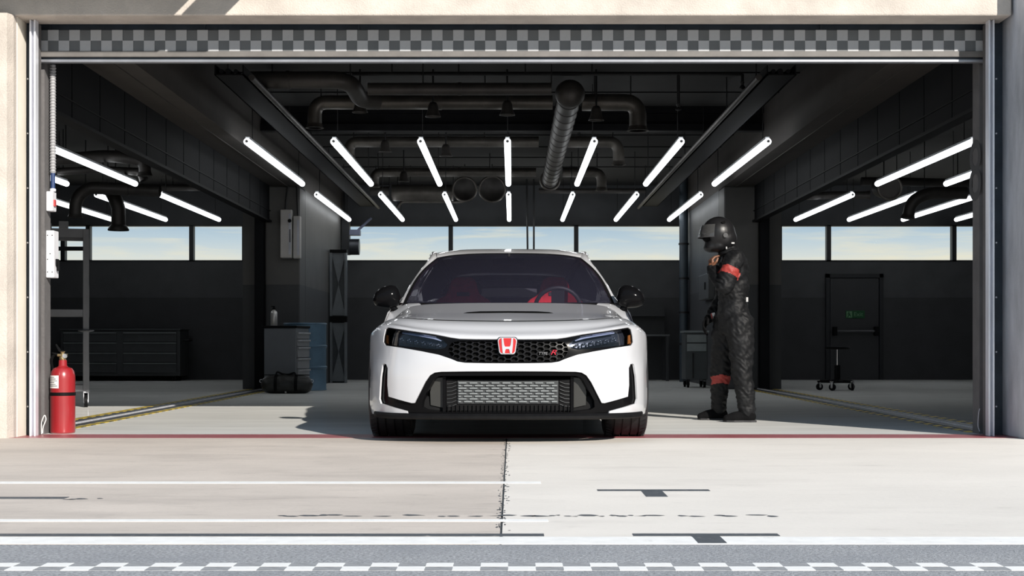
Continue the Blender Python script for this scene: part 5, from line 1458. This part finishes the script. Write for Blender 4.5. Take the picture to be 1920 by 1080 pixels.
# collar
cl = Q(1366, 469)
MB().tube([(cl.x + .070 * math.cos(a), .075 * math.sin(a), cl.z + .018 * math.cos(a) - .012) for a in np.linspace(0, 2 * PI, 25)], .017, 8).build('collar', M_suit, per, smooth=60)
M_tab = mat('white_tab', (.42, .42, .42), .6)
for (px, py, w, h, dy) in ((1371, 457, .013, .007, -.092), (1359, 466, .006, .010, -.092), (1398, 562, .009, .019, -.075)):
    c = Q(px, py); MB().box(c.x - w, c.x + w, dy - .006, dy + .006, c.z - h, c.z + h).build('tab', M_tab, per, bev=.003)
# bare hand under the chin
def hand(wrist, dirv, palm_n, curl, name, m, scale=1.0, thumb=1):
    d = dirv.normalized(); n = (palm_n - d * palm_n.dot(d)).normalized(); s = d.cross(n)
    mb = MB()
    W_h = .040 * scale
    limb(mb, [wrist, wrist + d * .035 * scale], [.030 * scale, .034 * scale], 12)
    for k, (o, L_) in enumerate(((-.030, .85), (-.010, 1.0), (.010, .95), (.029, .75))):
        p = wrist + d * .03 * scale + s * o * scale * .8
        q = wrist + d * .085 * scale + s * o * scale
        limb(mb, [p, q], [.016 * scale, .0125 * scale], 10)
        dd = d.copy(); cur = q
        chain = [q]; rad = [.0115 * scale]
        for j, seg in enumerate((.040, .027, .022)):
            ang = curl[j]; dd = (dd * math.cos(ang) + n * math.sin(ang)).normalized()
            nn = (n - dd * n.dot(dd))
            cur = cur + dd * seg * L_ * scale; chain.append(cur.copy()); rad.append((.0105, .0095, .0085)[j] * scale)
            n2 = n
        limb(mb, chain, rad, 10)
    tb = wrist + d * .035 * scale - s * .030 * scale * thumb
    limb(mb, [tb, tb + (d * .55 - s * thumb * .6 + n * .5).normalized() * .045 * scale, tb + (d * .55 - s * thumb * .6 + n * .5).normalized() * .045 * scale + (d * .85 + n * .5).normalized() * .032 * scale], [.015 * scale, .0125 * scale, .010 * scale], 10)
    me = remesh(mb, .0038, 2, name); me.materials.clear(); me.materials.append(m)
    return link(name, me, per)
h1 = hand(Q(1334, 506, -.045), Vector((-.12, .10, 1)), Vector((.9, .3, .2)), (.9, 1.1, .6), 'hand', M_skin, .92); h1['label'] = 'bare brown hand held under the chin'
MB().tube([Q(1335, 510, -.055), Q(1333.5, 503, -.042), Q(1333, 499, -.038)], [.047, .043, .040], 14).build('cuff', M_suit, per, smooth=50)
h2 = hand(Q(1339, 590, .15), Vector((-.62, -.15, -.75)), Vector((.55, -.35, -.5)), (.5, .8, .5), 'glove', M_boot, 1.12, -1); h2['label'] = 'black racing glove with a small pale patch'
c = Q(1340, 592, .102)
MB().prism([(c.x - .012, c.z + .024), (c.x + .014, c.z + .030), (c.x + .018, c.z - .0), (c.x + .006, c.z - .024), (c.x - .002, c.z - .004)], .100, .106).build('glove_patch', M_tab, per)
MB().prism([(c.x - .020, c.z + .018), (c.x - .012, c.z + .024), (c.x - .004, c.z - .02), (c.x - .010, c.z - .022)], .099, .105).build('glove_stripe', M_sred, per)
